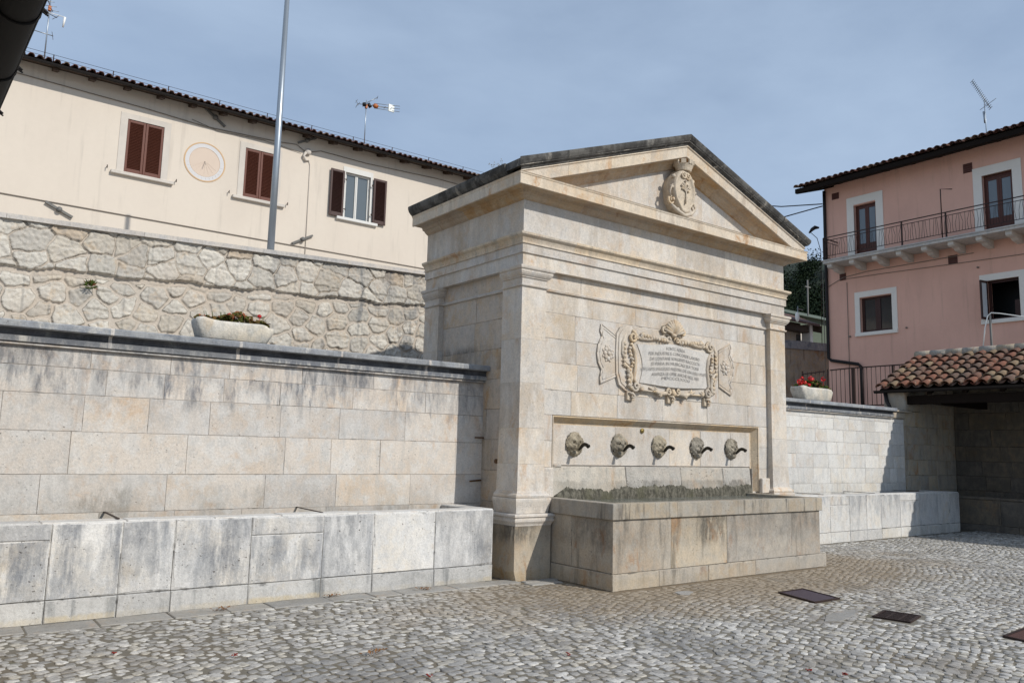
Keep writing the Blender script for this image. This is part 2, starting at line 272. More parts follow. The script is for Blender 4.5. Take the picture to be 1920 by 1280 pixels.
# ---------------------------------------------------------------- mesh builder
class MB:
    def __init__(s): s.v = []; s.f = []; s.r = []; s.sm = []; s.j = {}
    def add(s, vs, fs, r=None, smooth=False):
        o = len(s.v); s.v += [tuple(v) for v in vs]; rr = random.random() if r is None else r
        for f in fs: s.f.append(tuple(i + o for i in f)); s.r.append(rr); s.sm.append(smooth)
        return s
    def box(s, x0, x1, y0, y1, z0, z1, r=None, bev=0.):
        if bev <= 0:
            v = [(x, y, z) for x in (x0, x1) for y in (y0, y1) for z in (z0, z1)]
            return s.add(v, [(0, 1, 3, 2), (4, 6, 7, 5), (0, 4, 5, 1), (2, 3, 7, 6), (0, 2, 6, 4), (1, 5, 7, 3)], r)
        b = bev; v = []; idx = {}
        for i, x in enumerate((x0, x1)):
            for j, y in enumerate((y0, y1)):
                for k, z in enumerate((z0, z1)):
                    sx, sy, sz = (1, -1)[i] * b, (1, -1)[j] * b, (1, -1)[k] * b
                    for a, p in enumerate(((x, y + sy, z + sz), (x + sx, y, z + sz), (x + sx, y + sy, z))):
                        idx[i, j, k, a] = len(v); v.append(p)
        F = []
        for i in (0, 1): F.append([idx[i, j, k, 0] for j, k in ((0, 0), (0, 1), (1, 1), (1, 0))][::(1, -1)[i]])
        for j in (0, 1): F.append([idx[i, j, k, 1] for i, k in ((0, 0), (1, 0), (1, 1), (0, 1))][::(1, -1)[j]])
        for k in (0, 1): F.append([idx[i, j, k, 2] for i, j in ((0, 0), (0, 1), (1, 1), (1, 0))][::(1, -1)[k]])
        for j in (0, 1):
            for k in (0, 1): F.append([idx[0, j, k, 1], idx[1, j, k, 1], idx[1, j, k, 2], idx[0, j, k, 2]])
        for i in (0, 1):
            for k in (0, 1): F.append([idx[i, 0, k, 0], idx[i, 1, k, 0], idx[i, 1, k, 2], idx[i, 0, k, 2]])
            for j in (0, 1): F.append([idx[i, j, 0, 0], idx[i, j, 1, 0], idx[i, j, 1, 1], idx[i, j, 0, 1]])
        for i in (0, 1):
            for j in (0, 1):
                for k in (0, 1): F.append([idx[i, j, k, a] for a in range(3)])
        return s.add(v, F, r)
    def obox(s, c, ax, ay, az, r=None):     # oriented box: centre + half-axis vectors
        c, ax, ay, az = map(Vector, (c, ax, ay, az)); v = [c + ax * i + ay * j + az * k for i in (-1, 1) for j in (-1, 1) for k in (-1, 1)]
        return s.add(v, [(0, 1, 3, 2), (4, 6, 7, 5), (0, 4, 5, 1), (2, 3, 7, 6), (0, 2, 6, 4), (1, 5, 7, 3)], r)
    def bar(s, a, b, w, h=None, r=None):
        a, b = Vector(a), Vector(b); d = (b - a); u = d.cross(Vector((0, 0, 1)))
        if u.length < 1e-4: u = Vector((1, 0, 0))
        u.normalize(); n = u.cross(d).normalized(); return s.obox((a + b) / 2, d / 2, u * w / 2, n * (h or w) / 2, r)
    def tube(s, pts, rad, seg=8, r=None, cap=True):
        pts = [Vector(p) for p in pts]; rr = rad if isinstance(rad, (list, tuple)) else [rad] * len(pts)
        v = []; f = []; up = None
        for i, p in enumerate(pts):
            d = (pts[min(i + 1, len(pts) - 1)] - pts[max(i - 1, 0)]).normalized()
            if up is None: up = d.orthogonal().normalized()
            up = (up - d * up.dot(d)).normalized(); w = d.cross(up)
            for k in range(seg): a = 2 * math.pi * k / seg; v.append(p + (up * math.cos(a) + w * math.sin(a)) * rr[i])
        for i in range(len(pts) - 1):
            for k in range(seg): a = i * seg + k; b = i * seg + (k + 1) % seg; f.append((a, b, b + seg, a + seg))
        if cap: f.append(tuple(range(seg))[::-1]); f.append(tuple((len(pts) - 1) * seg + k for k in range(seg)))
        return s.add(v, f, r, True)
    def ball(s, c, rx, ry=None, rz=None, n=8, r=None, jit=0.):
        ry = ry or rx; rz = rz or rx; v = []; f = []; m = n * 2
        for i in range(n + 1):
            t = math.pi * i / n
            for k in range(m):
                a = 2 * math.pi * k / m; q = 1 + (random.uniform(-jit, jit) if 0 < i < n else 0)
                v.append((c[0] + rx * math.sin(t) * math.cos(a) * q, c[1] + ry * math.sin(t) * math.sin(a) * q, c[2] + rz * math.cos(t) * q))
        for i in range(n):
            for k in range(m): f.append((i * m + k, (i + 1) * m + k, (i + 1) * m + (k + 1) % m, i * m + (k + 1) % m))
        return s.add(v, f, r, True)
    def prism(s, poly, fn, r=None):       # poly: closed 2-D outline; fn(u,v,t) -> point, t in 0/1
        n = len(poly); v = [fn(u, w, 0) for u, w in poly] + [fn(u, w, 1) for u, w in poly]
        f = [(i, (i + 1) % n, n + (i + 1) % n, n + i) for i in range(n)] + [tuple(range(n))[::-1], tuple(range(n, 2 * n))]
        return s.add(v, f, r)
    def sweep(s, path, prof, r=None, miter=True, blk=0.):   # path in plan, prof closed [(out, z)], out = to the left-hand side of travel negative
        P = [Vector((p[0], p[1])) for p in path]; n = len(P); m = len(prof); O = []
        for i in range(n):
            ds = []
            if i > 0: ds.append((P[i] - P[i - 1]).normalized())
            if i < n - 1: ds.append((P[i + 1] - P[i]).normalized())
            ns = [Vector((-d.y, d.x)) for d in ds]; ns = [-q for q in ns]
            if len(ns) == 2: q = ns[0] + ns[1]; q = q / (q.dot(ns[0]))
            else: q = ns[0]
            O.append(q)
        v = [(P[i].x + O[i].x * o, P[i].y + O[i].y * o, z) for i in range(n) for o, z in prof]
        for i in range(n - 1):
            s.add([v[i * m + j] for j in range(m)] + [v[(i + 1) * m + j] for j in range(m)], [(j, (j + 1) % m, m + (j + 1) % m, m + j) for j in range(m)] + [tuple(range(m))[::-1], tuple(range(m, 2 * m))] if n == 2 else
                  [(j, (j + 1) % m, m + (j + 1) % m, m + j) for j in range(m)] + ([tuple(range(m))] if i == 0 else []) + ([tuple(range(m, 2 * m))] if i == n - 2 else []), r)
        return s
    def build(s, name, mat, parent=None, loc=None):
        me = bpy.data.meshes.new(name); ofs = Vector((0, 0, 0))
        if parent is not None:
            p = parent
            while p is not None: ofs += Vector(p.location); p = p.parent
        if loc is not None: ofs += Vector(loc)
        V = np.array(s.v, dtype=np.float32).reshape(-1, 3) - np.array(ofs, dtype=np.float32)
        lens = np.array([len(f) for f in s.f]); idx = np.fromiter((i for f in s.f for i in f), dtype=np.int32)
        me.vertices.add(len(V)); me.vertices.foreach_set('co', V.ravel()); me.loops.add(len(idx)); me.loops.foreach_set('vertex_index', idx)
        me.polygons.add(len(lens)); me.polygons.foreach_set('loop_start', np.r_[0, np.cumsum(lens)[:-1]].astype(np.int32))
        me.polygons.foreach_set('use_smooth', np.array(s.sm, dtype=bool)); me.update(calc_edges=True); me.validate()
        if len(me.polygons) == len(s.r):
            a = me.attributes.new('rnd', 'FLOAT', 'FACE'); a.data.foreach_set('value', np.array(s.r, dtype=np.float32))
            if s.j:
                jj = np.zeros(len(s.r), np.float32); jj[list(s.j)] = 1; a = me.attributes.new('jt', 'FLOAT', 'FACE'); a.data.foreach_set('value', jj)
        bm_fix(me)
        me.materials.append(mat if not isinstance(mat, str) else M[mat])
        o = bpy.data.objects.new(name, me); col.objects.link(o)
        if loc is not None: o.location = loc
        if parent is not None: o.parent = parent
        return o
import bmesh
def bm_fix(me):
    b = bmesh.new(); b.from_mesh(me); bmesh.ops.recalc_face_normals(b, faces=b.faces); b.to_mesh(me); b.free()
def tag(o, label=None, cat=None, group=None, kind=None):
    if label: o['label'] = label
    if cat: o['category'] = cat
    if group: o['group'] = group
    if kind: o['kind'] = kind
    return o
def thing(name, loc, label, cat, group=None):
    o = bpy.data.objects.new(name, None); o.location = loc; o.empty_display_size = .2; col.objects.link(o); return tag(o, label, cat, group)
def part(mb, name, mat, parent, label=None):
    o = mb.build(name, mat, parent)
    if label: o['label'] = label
    return o

# ---------------------------------------------------------------- stone-block facing
def blocks(mb, fn, u0, u1, rows, lmin, lmax, bev=.004, gap=.0011, depth=.05, jit=.0022, skip=None):
    """fn(u, v, w): u along, v up, w outward -> point"""
    for k in range(len(rows) - 1):
        v0, v1 = rows[k], rows[k + 1]; u = u0 - random.uniform(0, .5) * lmax; us = []
        while u < u1: us.append(u); u += random.uniform(lmin, lmax)
        us = [max(u0, q) for q in us if q > u0 - lmax]; us = sorted(set(us)) + [u1]
        if len(us) > 2 and us[1] - us[0] < lmin * .4: us.pop(1)
        if len(us) > 2 and us[-1] - us[-2] < lmin * .4: us.pop(-2)
        for a, b in zip(us[:-1], us[1:]):
            if skip and skip(a, b, v0, v1): continue
            j = random.uniform(-jit, jit); g = gap; B = bev * random.uniform(.6, 1.6); q = min(.006, B)
            A0, A1, V0, V1 = a + g, b - g, v0 + g, v1 - g; n = max(2, int((b - a) / .16)); m_ = max(2, int((v1 - v0) / .14))
            ed = [(A0 + (A1 - A0) * i / n, V0, 0, 1) for i in range(n)] + [(A1, V0 + (V1 - V0) * i / m_, -1, 0) for i in range(m_)] + [(A1 - (A1 - A0) * i / n, V1, 0, -1) for i in range(n)] + [(A0, V1 - (V1 - V0) * i / m_, 1, 0) for i in range(m_)]
            N_ = len(ed); cn = {0, n, n + m_, 2 * n + m_}; w1 = [random.uniform(.3, 1.0) * B + (random.random() < .06) * B * 1.2 for _ in ed]
            dirn = lambda i: ((1, 1), (-1, 1), (-1, -1), (1, -1))[(0, n, n + m_, 2 * n + m_).index(i)] if i in cn else ed[i][2:]
            v = [fn(e[0], e[1], -depth) for e in ed] + [fn(e[0], e[1], j - B * .7) for e in ed] + [fn(e[0] + dirn(i)[0] * w1[i], e[1] + dirn(i)[1] * w1[i], j) for i, e in enumerate(ed)]
            f = [(i + z_, (i + 1) % N_ + z_, (i + 1) % N_ + z_ + N_, i + z_ + N_) for z_ in (0, N_) for i in range(N_)] + [tuple(range(2 * N_, 3 * N_))]
            b0 = len(mb.f)
            for z_ in range(2 * N_): mb.j[b0 + z_] = 1
            mb.add(v, f)
front = lambda Y: (lambda u, v, w: (u, Y - w, v))          # faces -y
leftf = lambda X: (lambda u, v, w: (X - w, u, v))          # faces -x
rightf = lambda X: (lambda u, v, w: (X + w, u, v))

# ================================================================ GROUND
def ground():
    g = MB()
    g.add([(-150, -60, -.004), (12.9, -60, -.004), (12.9, 2.0, -.004), (-150, 2.0, -.004)], [(0, 1, 2, 3)], .5)
    g.add([(12.9, -60, -.004), (220, -60, -.004), (220, 260, -.004), (12.9, 260, -.004)], [(0, 1, 2, 3)], .5)
    g.add([(-150, 2, -.004), (12.9, 2, -.004), (12.9, 260, -.004), (-150, 260, -.004)], [(0, 1, 2, 3)], .5)
    tag(g.build('ground', 'farground'), kind='structure')
    e = MB(); e.add([(-10, -9.5, -.0005), (14.3, -9.5, -.0005), (14.3, .9, -.0005), (-10, .9, -.0005)], [(0, 1, 2, 3)], .5); tag(e.build('earth_bed', 'joint'), kind='structure')
M['farground'] = plain('pale_gravel_ground', (.36, .33, .29), .95, .3, 3)
ground()
def cobbles():
    # rounded setts in gently curving rows
    x0, x1, y0, y1 = -9.0, 14.2, -8.6, .62; su, sv = .094, .080
    U = np.arange(-14, 20, su); Vv = np.arange(-14, 14, sv)
    uu, vv = np.meshgrid(U, Vv); uu = uu + (np.arange(len(Vv)) % 2)[:, None] * su * .5
    uu = uu + rng.uniform(-.30, .30, uu.shape) * su; vv = vv + rng.uniform(-.20, .20, vv.shape) * sv
    a = R_(14); X = uu * math.cos(a) - vv * math.sin(a) + 2.5; Y = uu * math.sin(a) + vv * math.cos(a) - 4
    Y = Y + .16 * np.sin(X * 1.35 + .4 * Y) + .05 * np.sin(X * 3.1); X = X + .10 * np.sin(Y * 1.6)
    X = X.ravel(); Y = Y.ravel()
    ok = (X > x0) & (X < x1) & (Y > y0) & (Y < y1)
    ok &= ~((Y > -.12) & (X < 0.0)) & ~((X > -.12) & (X < .56) & (Y > -.06)) & ~((X > .44) & (X < 4.9) & (Y > -1.18)) & ~((X > 4.8) & (Y > .5))
    for (cx, cy, ux, uy, vx, vy) in ((2.35, -2.40, .235, 0, -.09, -.285), (2.10, -3.555, .20, .05, .03, -.165), (2.42, -4.62, .34, .02, .02, .09)):
        det = ux * vy - uy * vx; a_ = ((X - cx) * vy - (Y - cy) * vx) / det; b_ = (ux * (Y - cy) - uy * (X - cx)) / det
        ok &= ~((np.abs(a_) < 1 + .045 / math.hypot(ux, uy)) & (np.abs(b_) < 1 + .045 / math.hypot(vx, vy)))
    X = X[ok]; Y = Y[ok]; n = len(X)
    ang = a + .25 * np.cos(X * 1.35) + rng.normal(0, .16, n)
    big = rng.random(n) < .09
    hu = su * .485 * rng.uniform(.70, 1.18, n) * np.where(big, 1.45, 1); hv = sv * .485 * rng.uniform(.72, 1.16, n) * np.where(big, 1.35, 1)
    dust = np.exp(-(((X - 2.6) / 3.6) ** 2 + ((Y + 1.3) / 1.2) ** 2)) + .8 * np.exp(-(Y / .5) ** 2) + .5 * (np.sin(X * 1.1 + 1.3 * np.sin(Y * .9)) * np.sin(Y * 1.7 + X * .6) > .25)
    h = rng.uniform(.0, .0075, n) * (1 - .5 * np.clip(dust, 0, 1)) - .0012 * np.clip(dust, 0, 1) + .0015; tx = rng.normal(0, .03, n); ty = rng.normal(0, .03, n)
    K = 6; th = np.arange(K) * 2 * np.pi / K + .2
    prof = [(1.0, -.012), (.97, .70), (.86, .97)]
    verts = []; rj = rng.uniform(.80, 1.14, (n, K)); p = rng.uniform(.35, .70, n)[:, None]
    cu = np.sign(np.cos(th)) * np.abs(np.cos(th)) ** p; sv_ = np.sign(np.sin(th)) * np.abs(np.sin(th)) ** p
    ca, sa = np.cos(ang)[:, None], np.sin(ang)[:, None]; parts_ = []
    for s_, zz in prof:
        du = cu * rj * hu[:, None] * s_; dv = sv_ * rj * hv[:, None] * s_
        z = (h[:, None] - (1 - zz) * .006 if zz > 0 else np.full((n, 1), zz)) + (du * tx[:, None] + dv * ty[:, None]) * (1 if zz > 0 else 0)
        parts_.append(np.stack([X[:, None] + du * ca - dv * sa, Y[:, None] + du * sa + dv * ca, z + 0 * du], -1))
    top = np.stack([X, Y, h + .0004], -1)[:, None, :]
    V = np.concatenate(parts_ + [top], 1).reshape(-1, 3)
    q = []
    for r in (0, 1):
        for k in range(K): q.append((r * K + k, r * K + (k + 1) % K, (r + 1) * K + (k + 1) % K, (r + 1) * K + k))
    t = [(2 * K + k, 2 * K + (k + 1) % K, 3 * K) for k in range(K)]
    q = np.array(q); t = np.array(t); st = np.arange(n)[:, None, None] * (3 * K + 1)
    Q = (q[None] + st).reshape(-1, 4); T = (t[None] + st).reshape(-1, 3)
    me = bpy.data.meshes.new('cobbled_pavement'); me.vertices.add(len(V)); me.vertices.foreach_set('co', V.astype(np.float32).ravel())
    idx = np.r_[Q.ravel(), T.ravel()].astype(np.int32); me.loops.add(len(idx)); me.loops.foreach_set('vertex_index', idx)
    me.polygons.add(len(Q) + len(T)); me.polygons.foreach_set('loop_start', np.r_[np.arange(len(Q)) * 4, len(Q) * 4 + np.arange(len(T)) * 3].astype(np.int32))
    me.polygons.foreach_set('use_smooth', np.ones(len(Q) + len(T), bool)); me.update(calc_edges=True)
    rr = rng.random(n); at = me.attributes.new('rnd', 'FLOAT', 'FACE')
    at.data.foreach_set('value', np.r_[np.repeat(rr, len(q)), np.repeat(rr, len(t))].astype(np.float32))
    me.materials.append(M['cobble']); o = bpy.data.objects.new('cobbled_pavement', me); col.objects.link(o); tag(o, kind='structure')
    # flat stone slabs along the walls and a few by the basin
    s = MB(); x = -9.0
    while x < -.1:
        L = random.uniform(.3, .75); s.box(x + .005, min(x + L, -.02) - .005, -.11 + random.uniform(-.06, .04), .16, -.03, .006 + random.uniform(0, .007), bev=.007); x += L
    for (a_, b_, c_, d_) in [(.0, .5, -.16, -.05), (-.05, .42, -.34, -.18), (4.9, 5.6, -.3, .5), (5.62, 6.3, .1, .5)]: s.box(a_, b_, c_, d_, -.03, .013, bev=.006)
    for (cx, cy, a_, b_, rot) in [(1.62, -3.22, .42, .12, .25), (1.2, -1.55, .16, .10, .4)]:
        pl = []
        for k in range(6): t_ = k * 2 * math.pi / 6 + random.uniform(-.3, .3); pl.append((a_ * math.cos(t_) * random.uniform(.75, 1.2), b_ * math.sin(t_) * random.uniform(.75, 1.3)))
        s.prism(pl, lambda u, w, t, cx=cx, cy=cy, rot=rot: (cx + u * math.cos(rot) - w * math.sin(rot), cy + u * math.sin(rot) + w * math.cos(rot), -.02 + .029 * t))
    tag(s.build('paving_slabs', 'slabs'), kind='structure')
cobbles()
# covers set in the paving
def cover(name, c, u, v, mat, label, cat, grate=False):
    t = thing(name, (*c, 0), label, cat)
    C = Vector((*c, 0)); u = Vector((*u, 0)); v = Vector((*v, 0)); nu = u.normalized(); nv = v.normalized()
    f = MB()
    for s in (-1, 1):
        f.obox(C + u * s + Vector((0, 0, .006)), nu * .012, v + nv * .012, (0, 0, .012), .5); f.obox(C + v * s + Vector((0, 0, .0065)), u - nu * .012, nv * .012, (0, 0, .0118), .5)
    part(f, 'frame', 'iron', t)
    p = MB()
    if not grate: p.obox(C + Vector((0, 0, .005)), u - nu * .016, v - nv * .016, (0, 0, .007), .5); part(p, 'lid', mat, t)
    else:
        for k in range(9):
            q = -0.86 + 1.72 * k / 8; p.obox(C + u * q + Vector((0, 0, .006)), nu * .012, v - nv * .016, (0, 0, .008), .5)
        for k in (-.35, .35): p.obox(C + v * k + Vector((0, 0, .005)), u - nu * .014, nv * .01, (0, 0, .0085), .5)
        part(p, 'bars', mat, t)
        b = MB(); b.obox(C + Vector((0, 0, -.002)), u * .97, v * .97, (0, 0, .002), .5); part(b, 'pit', 'black', t)
cover('manhole_cover', (2.35, -2.40), (.235, .0), (-.09, -.285), 'plate', 'purple-grey rectangular steel cover plate in the paving before the basin', 'manhole cover')
cover('drain_grate', (2.10, -3.555), (.20, .05), (.03, -.165), 'iron', 'dark slotted iron drain grate in the cobbles beyond the purple plate', 'drain grate', True)
cover('manhole_cover', (2.42, -4.62), (.34, .02), (.02, .09), 'plate2', 'small rusty brown cover plate cut by the right edge of the photo', 'manhole cover')

# ================================================================ FOUNTAIN
XL, XR, YF, YB, YW = .02, 5.64, .08, 2.50, .165
XC = 2.90
F = thing('fountain', (2.83, .9, 0), 'tall pedimented limestone wall fountain with five spouts, carved tablet and coat of arms', 'fountain')
# core walls with ashlar faces
w = MB()
blocks(w, front(YW), .42, 5.225, [0, .5, 1.0, 1.36], .7, 1.3, skip=lambda a, b, c, d: True)
blocks(w, front(YW), .40, 5.24, [2.035, 2.36, 2.72, 3.04, 3.38, 3.655], .75, 1.45, bev=.004, gap=.0012)
blocks(w, front(YW), .40, .63, [1.36, 1.70, 2.035], .3, .6, bev=.004, gap=.0012); blocks(w, front(YW), 4.99, 5.24, [.99, 1.36, 1.70, 2.035], .3, .6, bev=.004, gap=.0012)
blocks(w, front(YW), .40, 5.24, [3.69, 3.91], .9, 1.4, bev=.003, gap=.001)
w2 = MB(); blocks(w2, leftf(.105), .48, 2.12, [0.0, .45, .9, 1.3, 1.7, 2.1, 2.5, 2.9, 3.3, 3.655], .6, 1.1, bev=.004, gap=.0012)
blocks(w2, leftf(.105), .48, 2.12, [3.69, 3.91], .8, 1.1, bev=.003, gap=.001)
w.box(.15, 5.50, .33, 2.48, 0, 3.9, .5)       # solid core
w.box(.15, 5.50, .21, .34, 0, 1.0, .4); w.box(.16, 5.5, .21, .34, 2.04, 3.9, .4); w.box(.16, .66, .21, .34, 1.0, 2.04, .4); w.box(4.96, 5.5, .21, .34, 1.0, 2.04, .4)
w.box(5.49, 5.56, .42, 2.10, 0, 3.9, .5)
part(w, 'wall', 'fount', F); part(w2, 'side_wall', 'fside_shade', F)
# string under the frieze recess
a = MB(); pr = [(-.02, 3.650), (.020, 3.650), (.032, 3.658), (.032, 3.668), (.012, 3.674), (.018, 3.678), (.018, 3.690), (.0, 3.694), (-.02, 3.694)]
a.sweep([(.41, YW), (5.235, YW)], pr); a.sweep([(.105, 2.11), (.105, .49)], pr); part(a, 'string_course', 'fount', F)

def pilaster(x0, x1, y0, y1, ped, pre=''):
    """corner pier with pedestal, base, tapering shaft and capital; faces left and front"""
    p = thing('pilaster', (0, 0, 0), None, None); p.parent = F; p.location = Vector(((x0 + x1) / 2, y0, 0)) - F.location
    del_keys = [k for k in p.keys()]
    for k in del_keys: del p[k]
    s = MB(); rows = [1.065, 1.40, 1.85, 2.42, 2.98, 3.655]
    for a_, b_ in zip(rows[:-1], rows[1:]):
        fa = lambda z: max(0, (1.9 - z)) * .028
        r = random.random(); ta, tb = fa(a_), fa(b_); g = .0008
        v = [(x0 - ta, y0 - ta, a_ + g), (x1 + ta * .6, y0 - ta, a_ + g), (x1 + ta * .6, y1, a_ + g), (x0 - ta, y1, a_ + g), (x0 - tb, y0 - tb, b_ - g), (x1 + tb * .6, y0 - tb, b_ - g), (x1 + tb * .6, y1, b_ - g), (x0 - tb, y1, b_ - g)]
        s.add(v, [(3, 2, 1, 0), (4, 5, 6, 7), (0, 1, 5, 4), (1, 2, 6, 5), (2, 3, 7, 6), (3, 0, 4, 7)], r)
    part(s, 'shaft', 'fount', p)
    c = MB(); pth = [(x0, y1), (x0, y0), (x1, y0), (x1, y1)]
    prof = [(-.03, 3.655), (.020, 3.655), (.026, 3.664), (.026, 3.676), (.010, 3.682), (.004, 3.690), (.004, 3.766), (.022, 3.770), (.022, 3.782), (.034, 3.788), (.052, 3.812), (.058, 3.828), (.062, 3.832), (.062, 3.866), (.076, 3.870), (.082, 3.885), (.082, 3.9095), (-.03, 3.9095)]
    c.sweep(pth, prof); c.box(x0 + .02, x1 - .02, y0 + .02, y1, 3.66, 3.905, .5); part(c, 'capital', 'fount', p)
    b = MB(); tb = .024
    prof = [(-.03, 1.066), (tb, 1.066), (tb + .01, 1.050), (.034, 1.044), (.058, 1.030), (.070, 1.012), (.066, .992), (.058, .982), (-.03, .982)]
    b.sweep(pth, prof); b.box(x0 - .0, x1, y0, y1, .985, 1.06, .5); part(b, 'base', 'fount', p)
    if ped:
        d = MB()
        prof = [(-.03, .9815), (.078, .9815), (.082, .972), (.080, .945), (.060, .870), (.052, .815), (.050, .800), (-.03, .800)]
        d.sweep(pth, prof, .6)
        prof = [(-.03, .7995), (.105, .795), (.118, .782), (.120, .762), (.104, .756), (.102, .736), (.110, .730), (.108, .705), (.086, .672), (.080, .650), (-.03, .648)]
        d.sweep(pth, prof, .3)
        part(d, 'pedestal_cap', 'fount', p); d = MB()
        # die with a chipped, chamfered corner
        X0, X1, Y0 = x0 - .088, x1 + .075, y0 - .08
        d.add([(X0 - .004, Y0, .648), (X1, Y0, .648), (X1, y1, .648), (X0, y1, .648), (X0, Y0, .12), (X1, Y0, .12), (X1, y1, .12), (X0, y1, .12),
               (X0 + .035, Y0 + .002, 0), (X1, Y0, 0), (X1, y1, 0), (X0, y1, 0), (X0, Y0 + .05, .10), (X0 + .02, Y0 + .03, 0)],
              [(0, 1, 5, 4), (1, 2, 6, 5), (2, 3, 7, 6), (3, 0, 4, 12, 7), (4, 5, 9, 8), (5, 6, 10, 9), (6, 7, 11, 10), (7, 12, 13, 11), (4, 8, 13, 12), (0, 3, 2, 1), (8, 9, 10, 11, 13)], .8)
        d.box(X1 - .01, X1 + .10, Y0 + .05, y1, 0, .64, .6, .01)
        part(d, 'pedestal', 'fount_low', p)
    return p
pilaster(XL, .42, YF, .50, True)
pilaster(5.235, XR, YF, .50, True)
pilaster(XL, .42, 2.10, YB, False)
pilaster(5.235, XR, 2.10, YB, False)
loop = [(XL, YB), (XL, YF), (XR, YF), (XR, YB)]
a = MB()
def seg_sweep(mb, prof, n=5):
    ends = [XL] + sorted(random.uniform(XL + .8 + i * 1.0, XL + 1.3 + i * 1.0) for i in range(n - 1)) + [XR]
    mb.sweep([(XL, YB), (XL, 1.35)], prof); mb.sweep([(XL, 1.349), (XL, YF), (ends[1], YF)], prof)
    for p_, q_ in zip(ends[1:-2], ends[2:-1]): mb.sweep([(p_ + .0015, YF), (q_, YF)], prof)
    mb.sweep([(ends[-2] + .0015, YF), (XR, YF), (XR, YB)], prof)
seg_sweep(a, [(-.14, 3.910), (0, 3.910), (0, 4.086), (.004, 4.090), (-.14, 4.090)])
seg_sweep(a, [(-.14, 4.0905), (.024, 4.0905), (.024, 4.208), (-.14, 4.208)])
part(a, 'architrave', 'fount', F)
a = MB(); seg_sweep(a, [(-.14, 4.2085), (.040, 4.2085), (.040, 4.222), (.030, 4.232), (.036, 4.255), (.050, 4.285), (.074, 4.302), (.088, 4.315), (.090, 4.340), (.080, 4.348), (.002, 4.358), (-.14, 4.362)])
part(a, 'architrave_moulding', 'carve', F)
a = MB(); seg_sweep(a, [(-.14, 4.3625), (.0, 4.3625), (.0, 4.79), (-.14, 4.79)], 5)
for x in (.12, 5.42):
    pass
part(a, 'frieze', 'fount', F)
a = MB(); seg_sweep(a, [(-.14, 4.7905), (.012, 4.7905), (.018, 4.80), (.034, 4.805), (.052, 4.822), (.066, 4.842), (.098, 4.852), (.104, 4.875), (.115, 4.890), (.250, 4.893), (.250, 4.8965), (-.14, 4.8965)], 6); part(a, 'cornice_soffit', 'soffit', F)
a = MB(); seg_sweep(a, [(-.14, 4.897), (.2505, 4.897), (.252, 4.884), (.280, 4.884), (.280, 5.010), (.286, 5.014), (.292, 5.034), (.298, 5.038), (-.14, 5.045)], 6)
part(a, 'cornice', 'fwarm', F)
# roof slab edge (sima) on both sides, dark with lichen
zt = lambda x: 6.335 - .3545 * abs(x - XC)
tl = zt(XL - .33)
sim = [(.18, 0.0), (.330, 0.0), (.336, -.012), (.332, -.045), (.315, -.085), (.285, -.118), (.262, -.135), (.258, -.152), (.18, -.160)]
a = MB()
zt0 = zt(XL - .33)
a.sweep([(XL, YB + .06), (XL, 1.25)], [(o, zt0 + t) for o, t in sim]); a.sweep([(XL, 1.247), (XL, YF)], [(o, zt0 + t) for o, t in sim])
ztr = zt(XR + .33)
a.sweep([(XR, YF), (XR, YB + .06)], [(o, ztr + t) for o, t in sim])
# raking slab along the front, in stones
def rake(mb, prof, x0, x1, apex, blk, y0=YF):
    """profile (out, t below the roof line) carried up both slopes, mitred at the corners"""
    for side in (-1, 1):
        n = blk; 
        for k in range(n):
            t0, t1 = k / n, (k + 1) / n; v = []
            for t in (t0, t1):
                for o, dz in prof:
                    xe = (x0 - o) if side < 0 else (x1 + o); x = xe + (apex - xe) * t
                    if 0 < t < 1: x += .0008 * (1 if t == t0 else -1) * -side
                    v.append((x, y0 - o, zt(x) + dz))
            m = len(prof); f = [(j, (j + 1) % m, m + (j + 1) % m, m + j) for j in range(m)]
            f += [tuple(range(m)), tuple(range(m, 2 * m))]; mb.add(v, f)
rake(a, sim, XL, XR, XC, 4)
# roof surface behind
for s_, xe in ((-1, XL - .30), (1, XR + .30)):
    a.add([(xe, YF - .30, zt(xe) - .012), (XC, YF - .30, zt(XC) - .012), (XC, YB + .05, zt(XC) - .012), (xe, YB + .05, zt(xe) - .012),
           (xe, YF - .30, zt(xe) - .11), (XC, YF - .30, zt(XC) - .11), (XC, YB + .05, zt(XC) - .11), (xe, YB + .05, zt(xe) - .11)],
          [(0, 1, 2, 3), (4, 7, 6, 5), (0, 4, 5, 1), (1, 5, 6, 2), (2, 6, 7, 3), (3, 7, 4, 0)], .5)
part(a, 'roof_slab', 'roofslab', F)
a = MB(); fas = [(-.02, -.161), (.262, -.161), (.266, -.175), (.250, -.186), (.246, -.195), (.240, -.330), (.225, -.336), (-.02, -.336)]
rake(a, fas, XL, XR, XC, 4); part(a, 'raking_cornice', 'fwarm', F)
a = MB(); bedm = [(-.03, -.3365), (.224, -.3368), (.222, -.342), (.110, -.342), (.095, -.36), (.085, -.375), (.060, -.392), (.048, -.41), (.035, -.425), (.022, -.455), (-.03, -.455)]
rake(a, bedm, XL + .40, XR - .40, XC, 3); part(a, 'bed_moulding', 'soffit', F)
